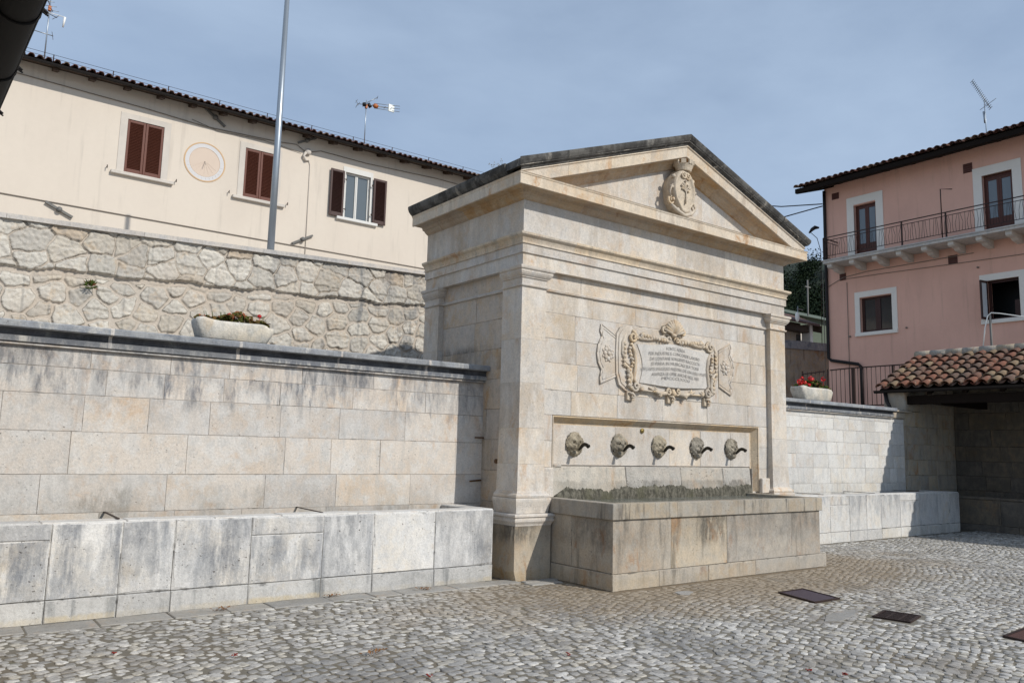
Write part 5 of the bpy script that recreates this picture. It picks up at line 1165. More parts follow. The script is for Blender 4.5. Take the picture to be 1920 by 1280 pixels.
def leaf(par, y0, y1, z0, z1, x, mat='woodred', panel=0., gl='glass', curtain=True, nm='leaf'):
    m = MB(); s = .075
    m.box(x, x + .05, y0, y0 + s, z0, z1, .5, .004); m.box(x, x + .05, y1 - s, y1, z0, z1, .5, .004); m.box(x + .001, x + .05, y0 + s, y1 - s, z0, z0 + max(s, panel), .5, .004); m.box(x + .001, x + .05, y0 + s, y1 - s, z1 - s, z1, .5, .004)
    o = m.build(nm, M[mat], par)
    g = MB(); g.box(x + .02, x + .028, y0 + s, y1 - s, z0 + max(s, panel), z1 - s, .5); g.build('pane', M[gl], o) if False else part(g, 'pane', gl, o)
    return o
for i_, (k, y0_, y1_, z0_, z1_) in enumerate(ops):
    t = MB(); trimx(t, y0_, y1_, z0_, z1_, .26 if k == 'door' else .18, k == 'win'); o = part(t, 'balcony_door' if k == 'door' else 'window', 'pinktrim', Pk)
    ym = (y0_ + y1_) / 2; x = PX + .14
    if k == 'door':
        fr = MB(); fr.box(x - .01, x + .06, y0_, y0_ + .04, z0_, z1_, .5); fr.box(x - .01, x + .06, y1_ - .04, y1_, z0_, z1_, .5); fr.box(x - .01, x + .06, y0_ + .04, y1_ - .04, z1_ - .08, z1_, .5); part(fr, 'frame', 'woodred', o)
        for p_, q_ in ((y0_ + .04, ym), (ym + .002, y1_ - .04)):
            m = MB(); s = .07
            m.box(x, x + .05, p_, p_ + s, z0_, z1_ - .08, .5, .004); m.box(x, x + .05, q_ - s, q_, z0_, z1_ - .08, .5, .004); m.box(x + .002, x + .048, p_ + s, q_ - s, z0_, z0_ + .62, .5, .004); m.box(x + .002, x + .048, p_ + s, q_ - s, z1_ - .16, z1_ - .08, .5, .004)
            part(m, 'leaf', 'woodred', o); g = MB(); g.box(x + .02, x + .028, p_ + s, q_ - s, z0_ + .62, z1_ - .16, .5); part(g, 'pane', 'glass', o)
            c = MB(); v = []; n = 14
            for j in range(n + 1): yy = p_ + s + .01 + (q_ - p_ - 2 * s - .02) * j / n; v += [(x + .05 + .012 * math.sin(j * 2.2), yy, z0_ + .64), (x + .05 + .012 * math.sin(j * 2.2), yy, z1_ - .30)]
            c.add(v, [(2 * j, 2 * j + 2, 2 * j + 3, 2 * j + 1) for j in range(n)], .5, True)
    elif i_ == 2:
        for p_, q_ in ((y0_, ym), (ym + .002, y1_)):
            m = MB(); s = .09
            m.box(x, x + .06, p_, p_ + s, z0_, z1_, .5); m.box(x, x + .06, q_ - s, q_, z0_, z1_, .5); m.box(x + .001, x + .06, p_ + s, q_ - s, z0_, z0_ + s, .5); m.box(x + .001, x + .06, p_ + s, q_ - s, z1_ - s, z1_, .5)
            part(m, 'sash', 'shut_dark', o); g = MB(); g.box(x + .03, x + .04, p_ + s, q_ - s, z0_ + s, z1_ - s, .5); part(g, 'pane', 'glassdark', o)
    else:
        m = MB(); s = .06
        for p_, q_ in ((y0_, y0_ + .07), (y1_ - .07, y1_)): m.box(x, x + .06, p_, q_, z0_, z1_, .5)
        m.box(x + .001, x + .06, y0_ + .07, y1_ - .07, z0_, z0_ + .07, .5); m.box(x + .001, x + .06, y0_ + .07, y1_ - .07, z1_ - .07, z1_, .5); m.box(x + .2, x + .22, y0_ + .07, y0_ + .28, z0_ + .07, z0_ + .60, .9)
        part(m, 'frame', 'shut_dark', o)
        m = MB(); cc = Vector((PX - .16, y1_ + .01, (z0_ + z1_) / 2)); uu = Vector((-.17, .03, 0)); 
        for q in (-1, 1): m.obox(cc + uu * q * .86, uu * .14, (.012, .025, 0), (0, 0, .60), .5); m.obox(cc + Vector((0, 0, q * .57)), uu, (.012, .022, 0), (0, 0, .035), .5)
        part(m, 'open_sash', 'shut_dark', o); g = MB(); g.obox(cc, uu * .72, (.002, .006, 0), (0, 0, .54), .5); part(g, 'pane', 'curtain', o)
a = MB()
for (y0_, y1_, z0_, z1_) in ((2.92, 3.19, 10.60, 10.90), (7.47, 7.74, 10.82, 11.05), (3.50, 3.78, 7.74, 8.02), (7.29, 7.53, 7.79, 8.04)):
    a = MB(); a.box(PX - .02, PX + .01, y0_, y1_, z0_, z1_, .5)
    for k in range(4): a.obox((PX - .025, (y0_ + y1_) / 2, z0_ + (k + .5) * (z1_ - z0_) / 4), (.012, 0, .01), (0, (y1_ - y0_) / 2 - .02, 0), (-.002, 0, .004), .5)
    part(a, 'vent_grille', 'woodred', Pk)
# balcony
Bc = bpy.data.objects.new('balcony', None); col.objects.link(Bc); Bc.parent = Pk; Bc.location = Vector((19.5, 3, 8.3)) - Pk.location
bx = 19.1
a = MB(); a.box(bx - .02, PX, ye, 7.62, 8.27, 8.36, .5, .01); a.box(bx - .05, PX, ye, 7.66, 8.36, 8.40, .4, .006); part(a, 'slab', 'coping', Bc)
a = MB(); y = 7.42
while y > -6:
    a = MB(); a.prism([(bx + .06, 8.268), (bx + .06, 8.16), (bx + .12, 8.12), (bx + .42, 8.12), (bx + .52, 8.06), (PX, 8.02), (PX, 8.268)], lambda u, w_, t, y=y: (u, y - .085 + .17 * t, w_), .5); part(a, 'bracket', 'paletrim', Bc); y -= .82
RL = MB(); zr = 9.20; z0b = 8.40
RL.bar((bx, ye, zr), (bx, 7.58, zr), .04, .025); RL.bar((bx, ye, zr - .11), (bx, 7.58, zr - .11), .018); RL.bar((bx, ye, z0b + .13), (bx, 7.58, z0b + .13), .018); RL.bar((bx, 7.58, zr), (PX, 7.58, zr), .04, .025); RL.bar((bx, 7.58, z0b + .13), (PX, 7.58, z0b + .13), .018); RL.bar((bx, 7.58, zr - .11), (PX, 7.58, zr - .11), .018)
for y in (7.58, 4.79, 3.40, .6, -2.2): RL.bar((bx, y, z0b), (bx, y, zr), .04)
k = 0; y = 7.50
while y > -2:
    e = .03 * math.sin(k * 1.3); RL.tube([(bx, y, z0b + .13), (bx, y + e, (zr + z0b) / 2), (bx, y + .05 * (1 if k % 4 == 0 else (-1 if k % 4 == 2 else 0)), zr - .11)], .006, 4); y -= .088; k += 1
for k in range(8): RL.tube([(bx + .1 * k + .05, 7.58, z0b + .13), (bx + .1 * k + .05, 7.58, zr - .11)], .006, 4)
part(RL, 'railing', 'iron', Bc)
a = MB(); a.tube([(bx, 3.52, 8.42), (bx, 3.52, 9.98), (bx + .02, 3.18, 9.90)], .017, 6); part(a, 'washing_line_arm', 'iron', Bc)
# roof
a = MB(); zs = 11.22; ex = 19.15; sl_ = .30
a.prism([(PX + 4.5, zs - .05 + (PX + 4.5 - ex) * sl_), (PX + 4.5, zs + .08 + (PX + 4.5 - ex) * sl_), (ex + .0, zs + .06), (ex + .0, zs - .10), (ex + .12, zs - .10)], lambda u, w_, t: (u, ye - .5 + (8.7 - ye + .5) * t, w_), .5)
a.prism([(PX + 4.5, zs + (PX + 4.5 - ex) * sl_), (PX + 9.8, zs), (PX + 9.8, zs + .08), (PX + 4.5, zs + .08 + (PX + 4.5 - ex) * sl_)], lambda u, w_, t: (u, ye - .5 + (8.7 - ye + .5) * t, w_), .5)
a.prism([(yc - .4, 11.3), (yc, 11.3), (yc, 11.5), (yc - .4, 11.5)], lambda u, w_, t: (PX + 9 * t, u, w_), .5)
y = 8.2
for z_ in (0,):
    while y > ye: ra = MB(); ra.prism([(ex + .10, zs - .10), (PX, zs + .12), (PX, zs + .22), (ex + .10, zs - .01)], lambda u, w_, t, y=y: (u, y + .12 * t, w_), .5); part(ra, 'rafter_end', 'wood_black', Pk); y -= .88
part(a, 'roof_deck', 'wood_black', Pk)
a = MB()
a.tube([(PX - .06, 8.02, zs - .0), (PX - .06, 8.02, 10.6), (PX - .06, 8.02, 10.0), (PX - .06, 8.02, 5.05), (PX - .08, 7.9, 4.95), (PX - .08, 6.9, 4.75), (PX - .06, 6.8, 4.65), (PX - .06, 6.8, 2.5)], .055, 10)
part(a, 'downpipe', 'gutter', Pk)
vs_ = Vector((1, 0, sl_)).normalized(); ns_ = Vector((-sl_, 0, 1)).normalized()
a = MB(); coppi(a, (ex - .05, 8.72, zs + .08), (0, -1, 0), vs_, 62, 3, .22, .38, .098, ns_, .02); coppi(a, Vector((ex - .05, 8.72, zs + .08)) + vs_ * 1.1, (0, -1, 0), vs_, 62, 1, .22, 3.6, .098, ns_, .015, 0.)
part(a, 'roof_tiles', 'tiledark', Pk)
a = MB(); a.tube([(PX - .02, 7.5, 7.82), (PX - .03, 6.0, 7.80), (PX - .03, 3.0, 7.72), (PX - .03, -3, 7.6)], .010, 5); a.tube([(PX - .03, 8.06, 7.60), (PX - .03, 7.4, 7.88), (PX - .03, 6.5, 7.96), (PX - .03, 3, 7.98)], .012, 5); a.tube([(PX - .02, 7.26, 7.7), (PX - .02, 7.26, 3.0)], .010, 5); a.tube([(PX - .05, 8.16, 8.2), (PX - .05, 8.16, 3.8)], .015, 5)
for (y_, z_) in ((7.2, 5.75), (5.2, 5.85), (2.9, 7.5)): a.tube([(PX, y_, z_), (PX - .06, y_, z_)], .03, 6)
part(a, 'wall_cable', 'cable', Pk)
a = MB(); a.box(PX + 1.6, PX + 1.9, 3.1, 3.4, 11.4, 11.98, .5, .01); a.tube([(PX + 1.75, 3.25, 11.98), (PX + 1.75, 3.25, 12.10)], .05, 8); a.tube([(PX + 1.75, 3.25, 12.10), (PX + 1.75, 3.25, 12.14)], .14, 8); part(a, 'chimney', 'paletrim', Pk)
# yagi on the pink roof
t = thing('tv_aerial', (21.2, 2.92, 11.6), 'tilted comb-like tv aerial on the roof of the pink house', 'aerial'); b = Vector((21.2, 2.92, 11.6))
a = MB(); a.tube([b, b + Vector((0, 0.02, 1.75))], .016, 6); a.tube([b + Vector((0, .03, .95)), b + Vector((0, .06, 1.35))], .03, 6); part(a, 'mast', 'steel', t)
a = MB(); p = Vector((21.15, 3.26, 14.10)); q = Vector((21.2, 2.76, 13.0)); a.tube([p, q], .012, 5); d = (q - p).normalized()
for k in range(17):
    c = p + (q - p) * (k / 16); s = Vector((.25, .8, .45)).normalized(); s = (s - d * s.dot(d)).normalized(); a.tube([c - s * .085, c + s * .085], .009, 4)
for q_ in (-1, 1):
    c = p + (q - p) * .86; s = d.cross(Vector((1, 0, 0))).normalized(); a.tube([c, c + s * .28 * q_], .009, 4)
part(a, 'antenna', 'alu', t)
t = MB()

# ================================================================ WASH-HOUSE ON THE RIGHT
Wh = thing('wash_house', (13, -2, 0), 'open stone wash-house with a low roof of mottled clay tiles on the right', 'wash-house')
EX, EZ = 12.0, 3.18; RX, RZ = 13.9, 4.05; yf, yn = 1.96, -9.0
us = Vector((RX - EX, 0, RZ - EZ)); Ls = us.length; vs_ = us.normalized(); ns_ = Vector((-vs_.z, 0, vs_.x))
a = MB(); coppi(a, Vector((EX - .05, yf, EZ - .02)), (0, -1, 0), vs_, 44, 7, .245, .31, .108, ns_, .018, .028); part(a, 'roof_tiles', 'tile', Wh)
a = MB(); y = yf
while y > yn: a.tube([(RX + .05, y, RZ + .06), (RX + .05, y - .42, RZ + .075)], [.13, .11], 9); y -= .38
part(a, 'ridge_tiles', 'oldwall', Wh)
a = MB(); a.prism([(EX + .02, EZ - .075), (RX + .1, RZ - .03), (RX + .1, RZ + .02), (EX + .02, EZ - .03)], lambda u, w_, t: (u, yf - .06 + (yn - yf + .06) * t, w_), .5)
a.prism([(RX + .1, RZ - .03), (RX + 2.2, EZ - .05), (RX + 2.2, EZ), (RX + .1, RZ + .02)], lambda u, w_, t: (u, yf - .06 + (yn - yf + .06) * t, w_), .5); part(a, 'roof_deck', 'wood_black', Wh)
a = MB(); a.box(12.09, 12.31, -9, 1.33, 2.80, 2.99, .5, .01); y = 1.5
while y > -9: a.prism([(EX + .10, EZ - .17), (RX, RZ - .12), (RX, RZ - .03), (EX + .10, EZ - .08)], lambda u, w_, t, y=y: (u, y + .10 * t, w_), .5); y -= .75
a.box(12.1, 14.6, .55, .72, 2.78, 2.98, .5); a.box(12.1, 14.6, -3.0, -2.8, 2.78, 2.98, .5); part(a, 'beams', 'wood_black', Wh)
a = MB(); v = []
for Y_ in (yf + .02, yn):
    for k in range(9): a_ = math.pi + math.pi * k / 8; v.append((EX - .06 + .06 * math.cos(a_), Y_, EZ - .055 + .065 * math.sin(a_)))
a.add(v, [(k, k + 1, 9 + k + 1, 9 + k) for k in range(8)], .5, True); a.tube([(EX - .02, 1.75, EZ - .10), (EX - .05, 1.70, EZ - .3), (EX - .2, 1.55, EZ - .46), (EX - .22, 1.6, 2.5)], .045, 8); part(a, 'gutter', 'gutter', Wh)
a = MB(); blocks(a, front(1.33), 11.97, 14.4, [0, .45, .86, 1.2, 1.55, 1.9, 2.3, 2.64], .35, .7, bev=.008); a.box(11.97, 14.4, 1.375, 1.8, 0, 2.64, .5); a.box(12.0, 12.7, 1.30, 1.8, 2.65, 3.10, .5, .02); a.box(11.43, 11.96, 1.28, 1.7, 2.455, 2.60, .5, .02); a.box(11.43, 12.2, 1.25, 1.7, 2.605, 2.645, .5, .01)
a.box(12.7, 14.6, 1.33, 1.8, 2.64, 3.3, .4)
part(a, 'side_wall', 'oldwall', Wh)
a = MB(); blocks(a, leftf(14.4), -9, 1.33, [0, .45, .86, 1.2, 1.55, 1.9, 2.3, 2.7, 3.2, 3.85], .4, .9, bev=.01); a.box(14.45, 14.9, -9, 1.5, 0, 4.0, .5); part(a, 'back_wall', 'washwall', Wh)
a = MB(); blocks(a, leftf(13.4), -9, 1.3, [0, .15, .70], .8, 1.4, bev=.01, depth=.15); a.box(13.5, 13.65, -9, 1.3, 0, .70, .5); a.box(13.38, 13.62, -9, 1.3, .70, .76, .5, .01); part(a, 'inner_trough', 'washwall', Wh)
a = MB(); a.box(12.08, 12.36, -6.2, -5.9, 0, 2.8, .5, .02); part(a, 'pillar', 'oldwall', Wh)
# steel post with white cable behind the ridge
t = thing('cable_post', (14.2, .50, 4.0), 'grey steel post with a looped white cable behind the wash-house ridge', 'post')
b = Vector((14.2, .30, 3.4)); a = MB(); a.tube([b, Vector((14.2, .30, 5.0))], .028, 8); part(a, 'post', 'greyiron', t)
a = MB(); a.tube([(14.12, .47, 4.15), (14.14, .40, 4.7), (14.17, .34, 4.98), (14.2, .27, 5.05), (14.25, .10, 5.02), (14.35, -.5, 4.86), (14.5, -1.4, 4.70), (14.6, -2.6, 4.55)], .014, 6); part(a, 'cable', 'whitepl', t)
a = MB(); a.tube([(14.46, -1.2, 4.735), (14.49, -1.34, 4.71)], .024, 6); part(a, 'clamp', 'rust', t)

# iron fence
fx = 14.0; zt_, zb_ = 3.94, 2.93
fn_ = thing('iron_fence', (fx, 3.5, 2.5), 'dark iron bar fence below the pink house, behind the right-hand wall', 'fence')
a = MB(); a.bar((fx, 1.2, zt_), (fx, 3.62, zt_), .035, .03); a.bar((fx, 3.75, zt_), (fx, 4.35, zt_ - .02), .035, .03); a.bar((fx, 4.5, zt_ - .04), (fx, 5.2, zt_ - .08), .035, .03); a.bar((fx, 1.2, zb_), (fx, 5.2, zb_), .03, .03); part(a, 'rails', 'iron', fn_)
a = MB()
for y, w_ in ((3.68, .075), (4.42, .04), (5.2, .04), (2.6, .04)): a.bar((fx, y, 2.4), (fx, y, zt_ + .01), w_)
part(a, 'posts', 'iron', fn_)
a = MB(); y = 1.3
while y < 5.15:
    a.tube([(fx, y, zb_ - .3 * (y > 3.7) * 0), (fx, y, zt_ - .01)], .009, 5); y += .125
part(a, 'bars', 'iron', fn_)

# ================================================================ BACKGROUND BETWEEN THE FOUNTAIN AND THE PINK HOUSE
def ray(px, py):
    d = Vector(((px - 960) / 1493.3, -(py - 640) / 1493.3, -1)); return (cam.matrix_world.to_3x3() @ d)
def at_y(px, py, Y): d = ray(px, py); return CAM + d * ((Y - CAM.y) / d.y)
# brown wall with concrete coping
p0 = at_y(1440, 640, 11.5); p1 = at_y(1567, 650, 10.6)
bw = thing('terrace_wall', (16, 11, 2.5), 'short stained brown wall with concrete coping between fountain and pink house', 'wall')
dv = (p1 - p0); dn = Vector((dv.y, -dv.x, 0)).normalized() * -1
if dn.y > 0: dn = -dn
a = MB(); top0, top1 = p0.z, p1.z
a.add([Vector((p0.x, p0.y, 2.3)), Vector((p1.x, p1.y, 2.3)), Vector((p1.x, p1.y, top1 - .22)), Vector((p0.x, p0.y, top0 - .22))] + [Vector((p0.x, p0.y, 2.3)) - dn * .3, Vector((p1.x, p1.y, 2.3)) - dn * .3, Vector((p1.x, p1.y, top1 - .22)) - dn * .3, Vector((p0.x, p0.y, top0 - .22)) - dn * .3],
      [(0, 1, 2, 3), (5, 4, 7, 6), (1, 5, 6, 2), (4, 0, 3, 7), (3, 2, 6, 7)]); part(a, 'masonry', 'oldwall', bw)
a = MB(); q = [(p0 + dn * .06), (p1 + dn * .06), (p1 - dn * .36), (p0 - dn * .36)]
a.add([Vector((c.x, c.y, z)) for c, z in zip(q, (top0 - .22, top1 - .22, top1 - .22, top0 - .22))] + [Vector((c.x, c.y, z)) for c, z in zip(q, (top0 + .12, top1 + .10, top1 + .10, top0 + .12))], [(0, 1, 5, 4), (1, 2, 6, 5), (2, 3, 7, 6), (3, 0, 4, 7), (4, 5, 6, 7), (3, 2, 1, 0)]); part(a, 'coping', 'cap', bw)

# small cottage behind
def cottage():
    k = .62; Y = 13.0; t = thing('cottage', at_y(1505, 640, Y + 1.5), 'small cottage with brown roof glimpsed beyond the fountain, under the wooded hill', 'house')
    A = at_y(1440, 607, Y); Bp = at_y(1534, 606, Y); zl = at_y(1500, 668, Y).z - 1; x0, x1, ze = A.x, Bp.x, Bp.z - .05
    a = MB(); a.box(x0 + .2, x1 - .5, Y + .6, Y + 2.6, zl, ze + .05, .5); part(a, 'wall', 'oldwall', t)
    a = MB(); a.box(x1 - .42, x1 - .20, Y + .16, Y + .60, zl, ze - .02, .9); part(a, 'white_pier', 'whitetrim', t)
    a = MB(); a.box(x1 - .20, x1 + .5, Y + 1.2, Y + 2.6, zl, ze + .02, .9); part(a, 'annex_wall', 'paletrim', t)
    a = MB(); a.prism([(Y - .1, ze - .02), (Y + 1.4, ze + .62), (Y + 3.0, ze - .02), (Y + 3.0, ze - .12), (Y + 1.4, ze + .52), (Y - .1, ze - .12)], lambda u, w_, q: (x0 + (x1 - x0) * q, u, w_), .5); part(a, 'roof', 'tiledark', t)
    a = MB(); a.obox((x1 + .03, Y + .15, ze - .18), (.025, 0, 0), (0, .30, .085), (0, 0, .17), .5); part(a, 'barge_board', 'wood', t)
    a = MB(); a.box(x0 + .5, x1 - .45, Y + .20, Y + .6, ze - .42, ze - .14, .3); part(a, 'porch_beam', 'wood', t)
    a = MB(); a.box(x1 - .85, x1 - .55, Y + .57, Y + .61, zl + .9, ze - .50, .3); part(a, 'window', 'glassdark', t)
    Y = 17.0; t2 = thing('stone_barn', at_y(1530, 620, Y + 2), 'grey-green roofed building just above and behind the small brown-roofed cottage', 'building')
    A = at_y(1488, 592, Y); Bp = at_y(1575, 604, Y); a = MB(); a.box(A.x, Bp.x + 1, Y + .3, Y + 4, 1.5, Bp.z, .5); part(a, 'wall', 'mossroof', t2)
    a = MB(); a.prism([(Y, Bp.z - .05), (Y + 2, Bp.z + .72), (Y + 4.2, Bp.z - .05)], lambda u, w_, q: (A.x - .2 + (Bp.x + 1.4 - A.x) * q, u, w_), .5); part(a, 'roof', 'mossroof', t2)
M['mossroof'] = plain('mossy_roof', (.10, .12, .09), .95, .3, 6)
cottage()
def leafball(m, c, R, n, s, rs):
    for k in range(n):
        while True:
            d = Vector((rs.uniform(-1, 1), rs.uniform(-1, 1), rs.uniform(-1, 1)))
            if d.length <= 1: break
        d = d * (.55 + .45 * rs.random()); p = Vector(c) + Vector((d.x * R[0], d.y * R[1], d.z * R[2])); nrm = (d.normalized() + Vector((rs.uniform(-.6, .6), rs.uniform(-.6, .6), rs.uniform(-.2, .8)))).normalized(); a1 = nrm.orthogonal().normalized(); a2 = nrm.cross(a1); q = s * rs.uniform(.6, 1.4)
        m.add([p + a1 * q, p + a2 * q * .6, p - a1 * q, p - a2 * q * .6], [(0, 1, 2, 3)], rs.random())
rs = random.Random(11)
g = at_y(1487, 632, 17); m = MB(); leafball(m, g, (.9, .8, .75), 700, .07, rs); leafball(m, g + Vector((-.9, .2, -.3)), (.9, .8, .7), 500, .07, rs); bt = thing('bush', (g.x, g.y, 2.6), 'yellow-green bush beside the cottage, just right of the fountain', 'bush'); part(m, 'foliage', 'bush', bt)
m = MB(); m.tube([(g.x, g.y, 2.5), (g.x + .05, g.y, g.z - .5)], .06, 6); part(m, 'stem', 'wood', bt)
a = MB(); q = at_y(1475, 640, 15.5); a.tube([q + Vector((0, 0, -.6)), q, q + Vector((.06, 0, .22)), q + Vector((.2, 0, .38)), q + Vector((.38, 0, .43))], .022, 6); tag(a.build('curved_pipe', 'steel', None, q), 'curved pale pipe arching above the brown wall', 'pipe')
# wooded hill
def hill():
    m = MB(); nx, ny = 30, 14; v = []; f = []
    hz = lambda x, y: max(0, (y - 34) * .36 + (x - 40) * .05 + 1.2 * math.sin(x * .11) + 1.0 * math.sin(y * .17 + x * .05)) + 2.4
    # slope placed along the view between the fountain and the pink house
    c = ray(1515, 560); c.z = 0; c.normalize(); s = Vector((c.y, -c.x, 0))
    H = lambda r, w_: 3.0 + max(0, (r - 50)) * .36 + 1.4 * math.sin(w_ * .13) + .8 * math.sin(r * .12 + w_ * .3)
    for i in range(nx + 1):
        for j in range(ny + 1):
            w_ = -42 + 84 * i / nx; r = 50 + 75 * j / ny; p = CAM + c * r + s * w_; v.append((p.x, p.y, H(r, w_)))
    for i in range(nx):
        for j in range(ny): k = i * (ny + 1) + j; f.append((k, k + 1, k + ny + 2, k + ny + 1))
    m.add(v, f, .2, True); tag(m.build('hill', 'forestfloor'), kind='structure')
    w = MB(); rs = random.Random(4)
    for k in range(330):
        r = rs.uniform(51, 112); w_ = rs.uniform(-9 - r * .05, 9 + r * .05); p = CAM + c * r + s * w_; z = H(r, w_); R = rs.uniform(1.2, 2.1)
        leafball(w, (p.x, p.y, z + R * 1.0), (R, R, R * 1.35), 240, .14, rs)
    tag(w.build('wooded_slope', 'forest'), 'dark green wooded hillside seen between the fountain and the pink house', 'forest', kind='stuff')
    for (px, py, r, lab) in ((1497, 540, 74, 'x'),): pass
M['forestfloor'] = plain('forest_floor', (.02, .03, .015), .95, .3, 2)
hill()
def at_r(px, py, r): d = ray(px, py); return CAM + d * (r / math.hypot(d.x, d.y))
t = thing('utility_pole', at_r(1515, 590, 47), 'thin pale pole with small crossarms standing before the wooded hill', 'utility pole')
a = MB(); p = at_r(1515, 588, 47); q = at_r(1514, 525, 47); a.tube([p - Vector((0, 0, 3)), p, q], .045, 6); a.bar(q + Vector((-.25, 0, -.4)), q + Vector((.25, 0, -.4)), .06); part(a, 'pole', 'greyiron', t)
t = thing('tv_aerial', at_r(1496, 600, 29), 'small aerial with a white dish on the roof of the far cottage', 'aerial'); a = MB(); p = at_r(1496, 604, 30); q = at_r(1496, 574, 30); a.tube([p, q], .018, 5); a.bar(q - Vector((.05, 0, .1)), q + Vector((.3, 0, -.1)), .03); part(a, 'mast', 'alu', t)
a = MB(); p = at_r(1495, 594, 29.9); a.ball(p, .11, .06, .18, 6); part(a, 'dish', 'whitepl', t)
# street lamp and cables beside the pink house
t = thing('street_lamp', at_r(1541, 470, 33), 'dark street lamp head poking above the pediment corner beside the pink house', 'street lamp')
a = MB(); p = at_r(1540, 600, 33); q = at_r(1539, 470, 33); q2 = at_r(1520, 436, 33); a.tube([p - Vector((0, 0, 1)), q, q + (q2 - q) * .35 + Vector((0, 0, .25)), q2], .013, 6); part(a, 'post', 'iron', t)
a = MB(); A = at_r(1517, 437, 33); Bq = at_r(1536, 427, 33); mid = (A + Bq) / 2 + Vector((0, 0, .07)); a.tube([A, A + (Bq - A) * .3 + Vector((0, 0, .08)), mid + (Bq - A) * .1 + Vector((0, 0, .03)), Bq], [.03, .07, .08, .03], 8); part(a, 'lamp_head', 'black', t)
for k, (pa, pb, pm, lab) in enumerate((((1380, 380), (1546, 388), (1465, 387.5), 'upper of the two overhead cables running to the pink house corner'), ((1400, 425), (1546, 392), (1480, 404), 'lower sagging overhead cable running to the pink house corner'))):
    A = at_r(*pa, 30); Bq = Vector((PX - .05, 8.1, 10.75 - k * .08)); mm = at_r(*pm, 30.5); a = MB(); a.tube([A, (A + mm) / 2 - Vector((0, 0, .02)), mm, (mm + Bq) / 2, Bq], .022, 5)
    tag(a.build('overhead_cable', 'black', None, Bq), lab, 'cable')

# ================================================================ NEAR BUILDING AT THE LEFT EDGE: gutter seen from below
def near():
    t = thing('near_building', (-7.6, -6, 0), 'dark eave gutter and eave of the building at the upper left edge', 'building')
    Z = 3.5
    def pz(px, py): d = ray(px, py); return CAM + d * ((Z - CAM.z) / d.z)
    e0 = pz(84, 0); e1 = pz(18, 155); d = (e1 - e0); d.z = 0; d.normalize(); n = Vector((-d.y, d.x, 0))    # n to the left (away from square)
    if n.x > 0: n = -n
    R = .085; far = e1 + d * 4.0; nr = e0 - d * 5.0
    a = MB(); v = []
    for P_ in (nr, far):
        for k in range(15): a_ = math.pi * k / 14; v.append(P_ + n * (R - R * math.cos(a_)) - Vector((0, 0, R * math.sin(a_))))
    a.add(v, [(k, k + 1, 15 + k + 1, 15 + k) for k in range(14)], .5, True); a.tube([nr, far], .010, 8); part(a, 'gutter', 'neargutter', t)
    b = MB(); m0 = pz(78, 22); m1 = pz(25, 128)
    for mpt in (m0, m1, m1 + (m1 - m0), m0 - (m1 - m0), m0 - (m1 - m0) * 2):
        b = MB(); s0 = (mpt - e0).dot(d); c = e0 + d * s0; pts = [c + n * (R - (R + .006) * math.cos(math.pi * k / 10)) - Vector((0, 0, (R + .006) * math.sin(math.pi * k / 10))) for k in range(11)]
        b.tube([c - n * .02 + Vector((0, 0, .012))] + pts, .006, 5); b.tube([c - n * .030 + Vector((0, 0, .0)), c - n * .004 + Vector((0, 0, .02))], .008, 5); b.tube([c - n * .01, c - n * .034 - Vector((0, 0, .012))], .005, 5); part(b, 'gutter_bracket', 'neargutter', t)
    c = MB(); z0_, z1_ = Z - .02, Z + .02
    q = [nr + n * R * 1.8, far + n * R * 1.8, far + n * 3.2, nr + n * 3.2]
    up = [0.06, .06, .9, .9]; c.add([Vector((p.x, p.y, Z + u_)) for p, u_ in zip(q, up)] + [Vector((p.x, p.y, Z + u_ + .06)) for p, u_ in zip(q, up)], [(0, 1, 2, 3), (7, 6, 5, 4), (0, 4, 5, 1), (1, 5, 6, 2), (2, 6, 7, 3), (3, 7, 4, 0)], .5); part(c, 'eave_boards', 'wood', t)
    w_ = MB(); q = [nr + n * .75, far + n * .75, far + n * 3.2, nr + n * 3.2]; w_.add([Vector((p.x, p.y, 0)) for p in q] + [Vector((p.x, p.y, Z + (.21 if i < 2 else .85))) for i, p in enumerate(q)], [(0, 1, 5, 4), (1, 2, 6, 5), (2, 3, 7, 6), (3, 0, 4, 7), (0, 3, 2, 1), (4, 5, 6, 7)], .5); part(w_, 'wall', 'cream', t)
near()

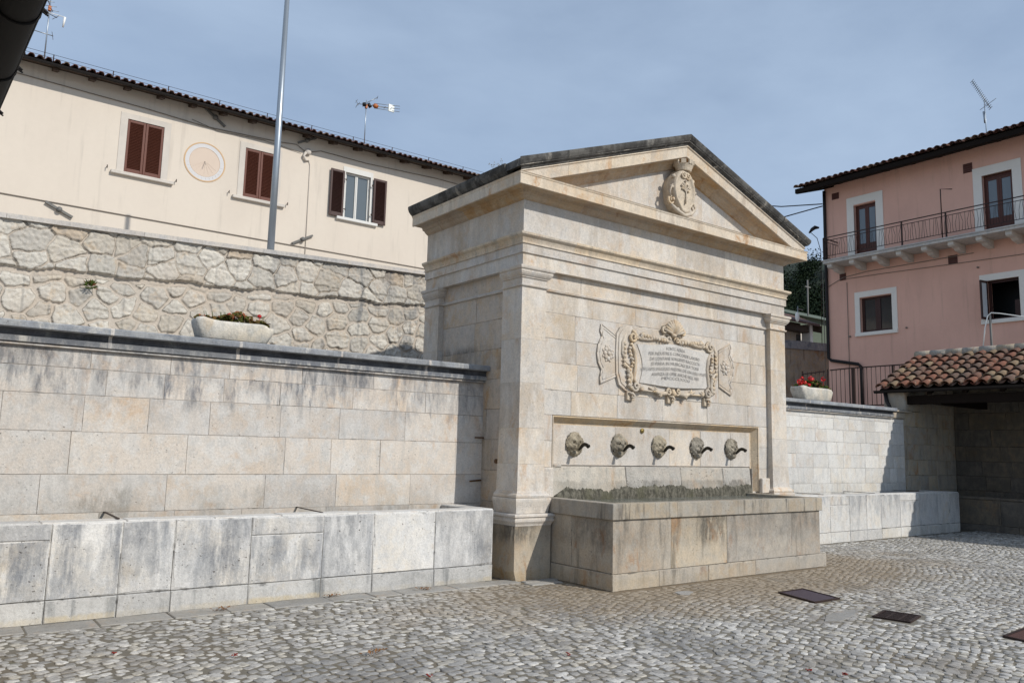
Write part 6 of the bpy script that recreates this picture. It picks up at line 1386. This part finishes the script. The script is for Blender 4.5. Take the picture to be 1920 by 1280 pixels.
# ================================================================ SMALL THINGS ON THE PAVING
petal_spots = [(-4.68, -1.23, 'tiny red fallen petals, leftmost on the cobbles'), (-3.96, -1.72, 'small dark red flower fallen on the cobbles before the left trough'), (-.60, -4.27, 'small scarlet petals near the bottom edge, right of the middle'), (-.43, -4.49, 'rust-red fallen petal at the very bottom of the photo'), (-1.80, -2.99, 'red petal lying on the cobbles below the basin corner'), (-3.01, -2.93, 'small orange-red petal at the bottom edge, left of the middle')]
fixed = {0: (215, 1225), 1: (440, 1228), 2: (1515, 1256), 3: (1585, 1264), 4: (1065, 1226), 5: (805, 1266)}
def gnd(px, py, z=.018): d = ray(px, py); return CAM + d * ((z - CAM.z) / d.z)
labs = {0: 'tiny fallen red petals, leftmost on the cobbles', 1: 'small dark red fallen flower on the cobbles below the left trough', 2: 'small scarlet fallen petals at the lower right, beside another one', 3: 'fallen red petals, rightmost on the cobbles', 4: 'fallen red petal on the cobbles below the basin corner', 5: 'small rust-red petal at the bottom edge near the middle'}
for k, (px, py) in fixed.items():
    c = gnd(px, py); m = MB(); r_ = random.Random(k + 40)
    for q in range(7): p = c + Vector((r_.uniform(-.02, .02), r_.uniform(-.02, .02), r_.uniform(0, .014))); m.ball(p, .009, .007, .004, 4, None, .3)
    tag(m.build('fallen_petals', 'droppet', None, c), labs[k], 'petals', 'red petals fallen on the cobbles')
for k, (px, py, lab) in enumerate(((415, 1143, 'clump of dry brown leaves at the foot of the left trough'), (705, 1223, 'small heap of dry brown leaves on the open cobbles'), (623, 1117, 'dry leaves caught by the trough foot, nearer the pedestal'), (795, 1104, 'dry leaf litter at the trough foot near the fountain pedestal'))):
    c = gnd(px, py); m = MB(); r_ = random.Random(k + 70)
    for q in range(26):
        p = c + Vector((r_.gauss(0, .05), r_.gauss(0, .02), r_.uniform(0, .025))); a1 = Vector((r_.uniform(-1, 1), r_.uniform(-1, 1), r_.uniform(-.5, .5))).normalized() * r_.uniform(.010, .028); a2 = a1.cross(Vector((r_.uniform(-.5, .5), r_.uniform(-.5, .5), 1))).normalized() * r_.uniform(.004, .011)
        m.add([p + a1, p + a2 + Vector((0, 0, .004)), p - a1, p - a2 + Vector((0, 0, .004))], [(0, 1, 2, 3)])
    tag(m.build('dry_leaves', 'leafdry', None, c), lab, 'leaves', 'dry leaves on the paving')
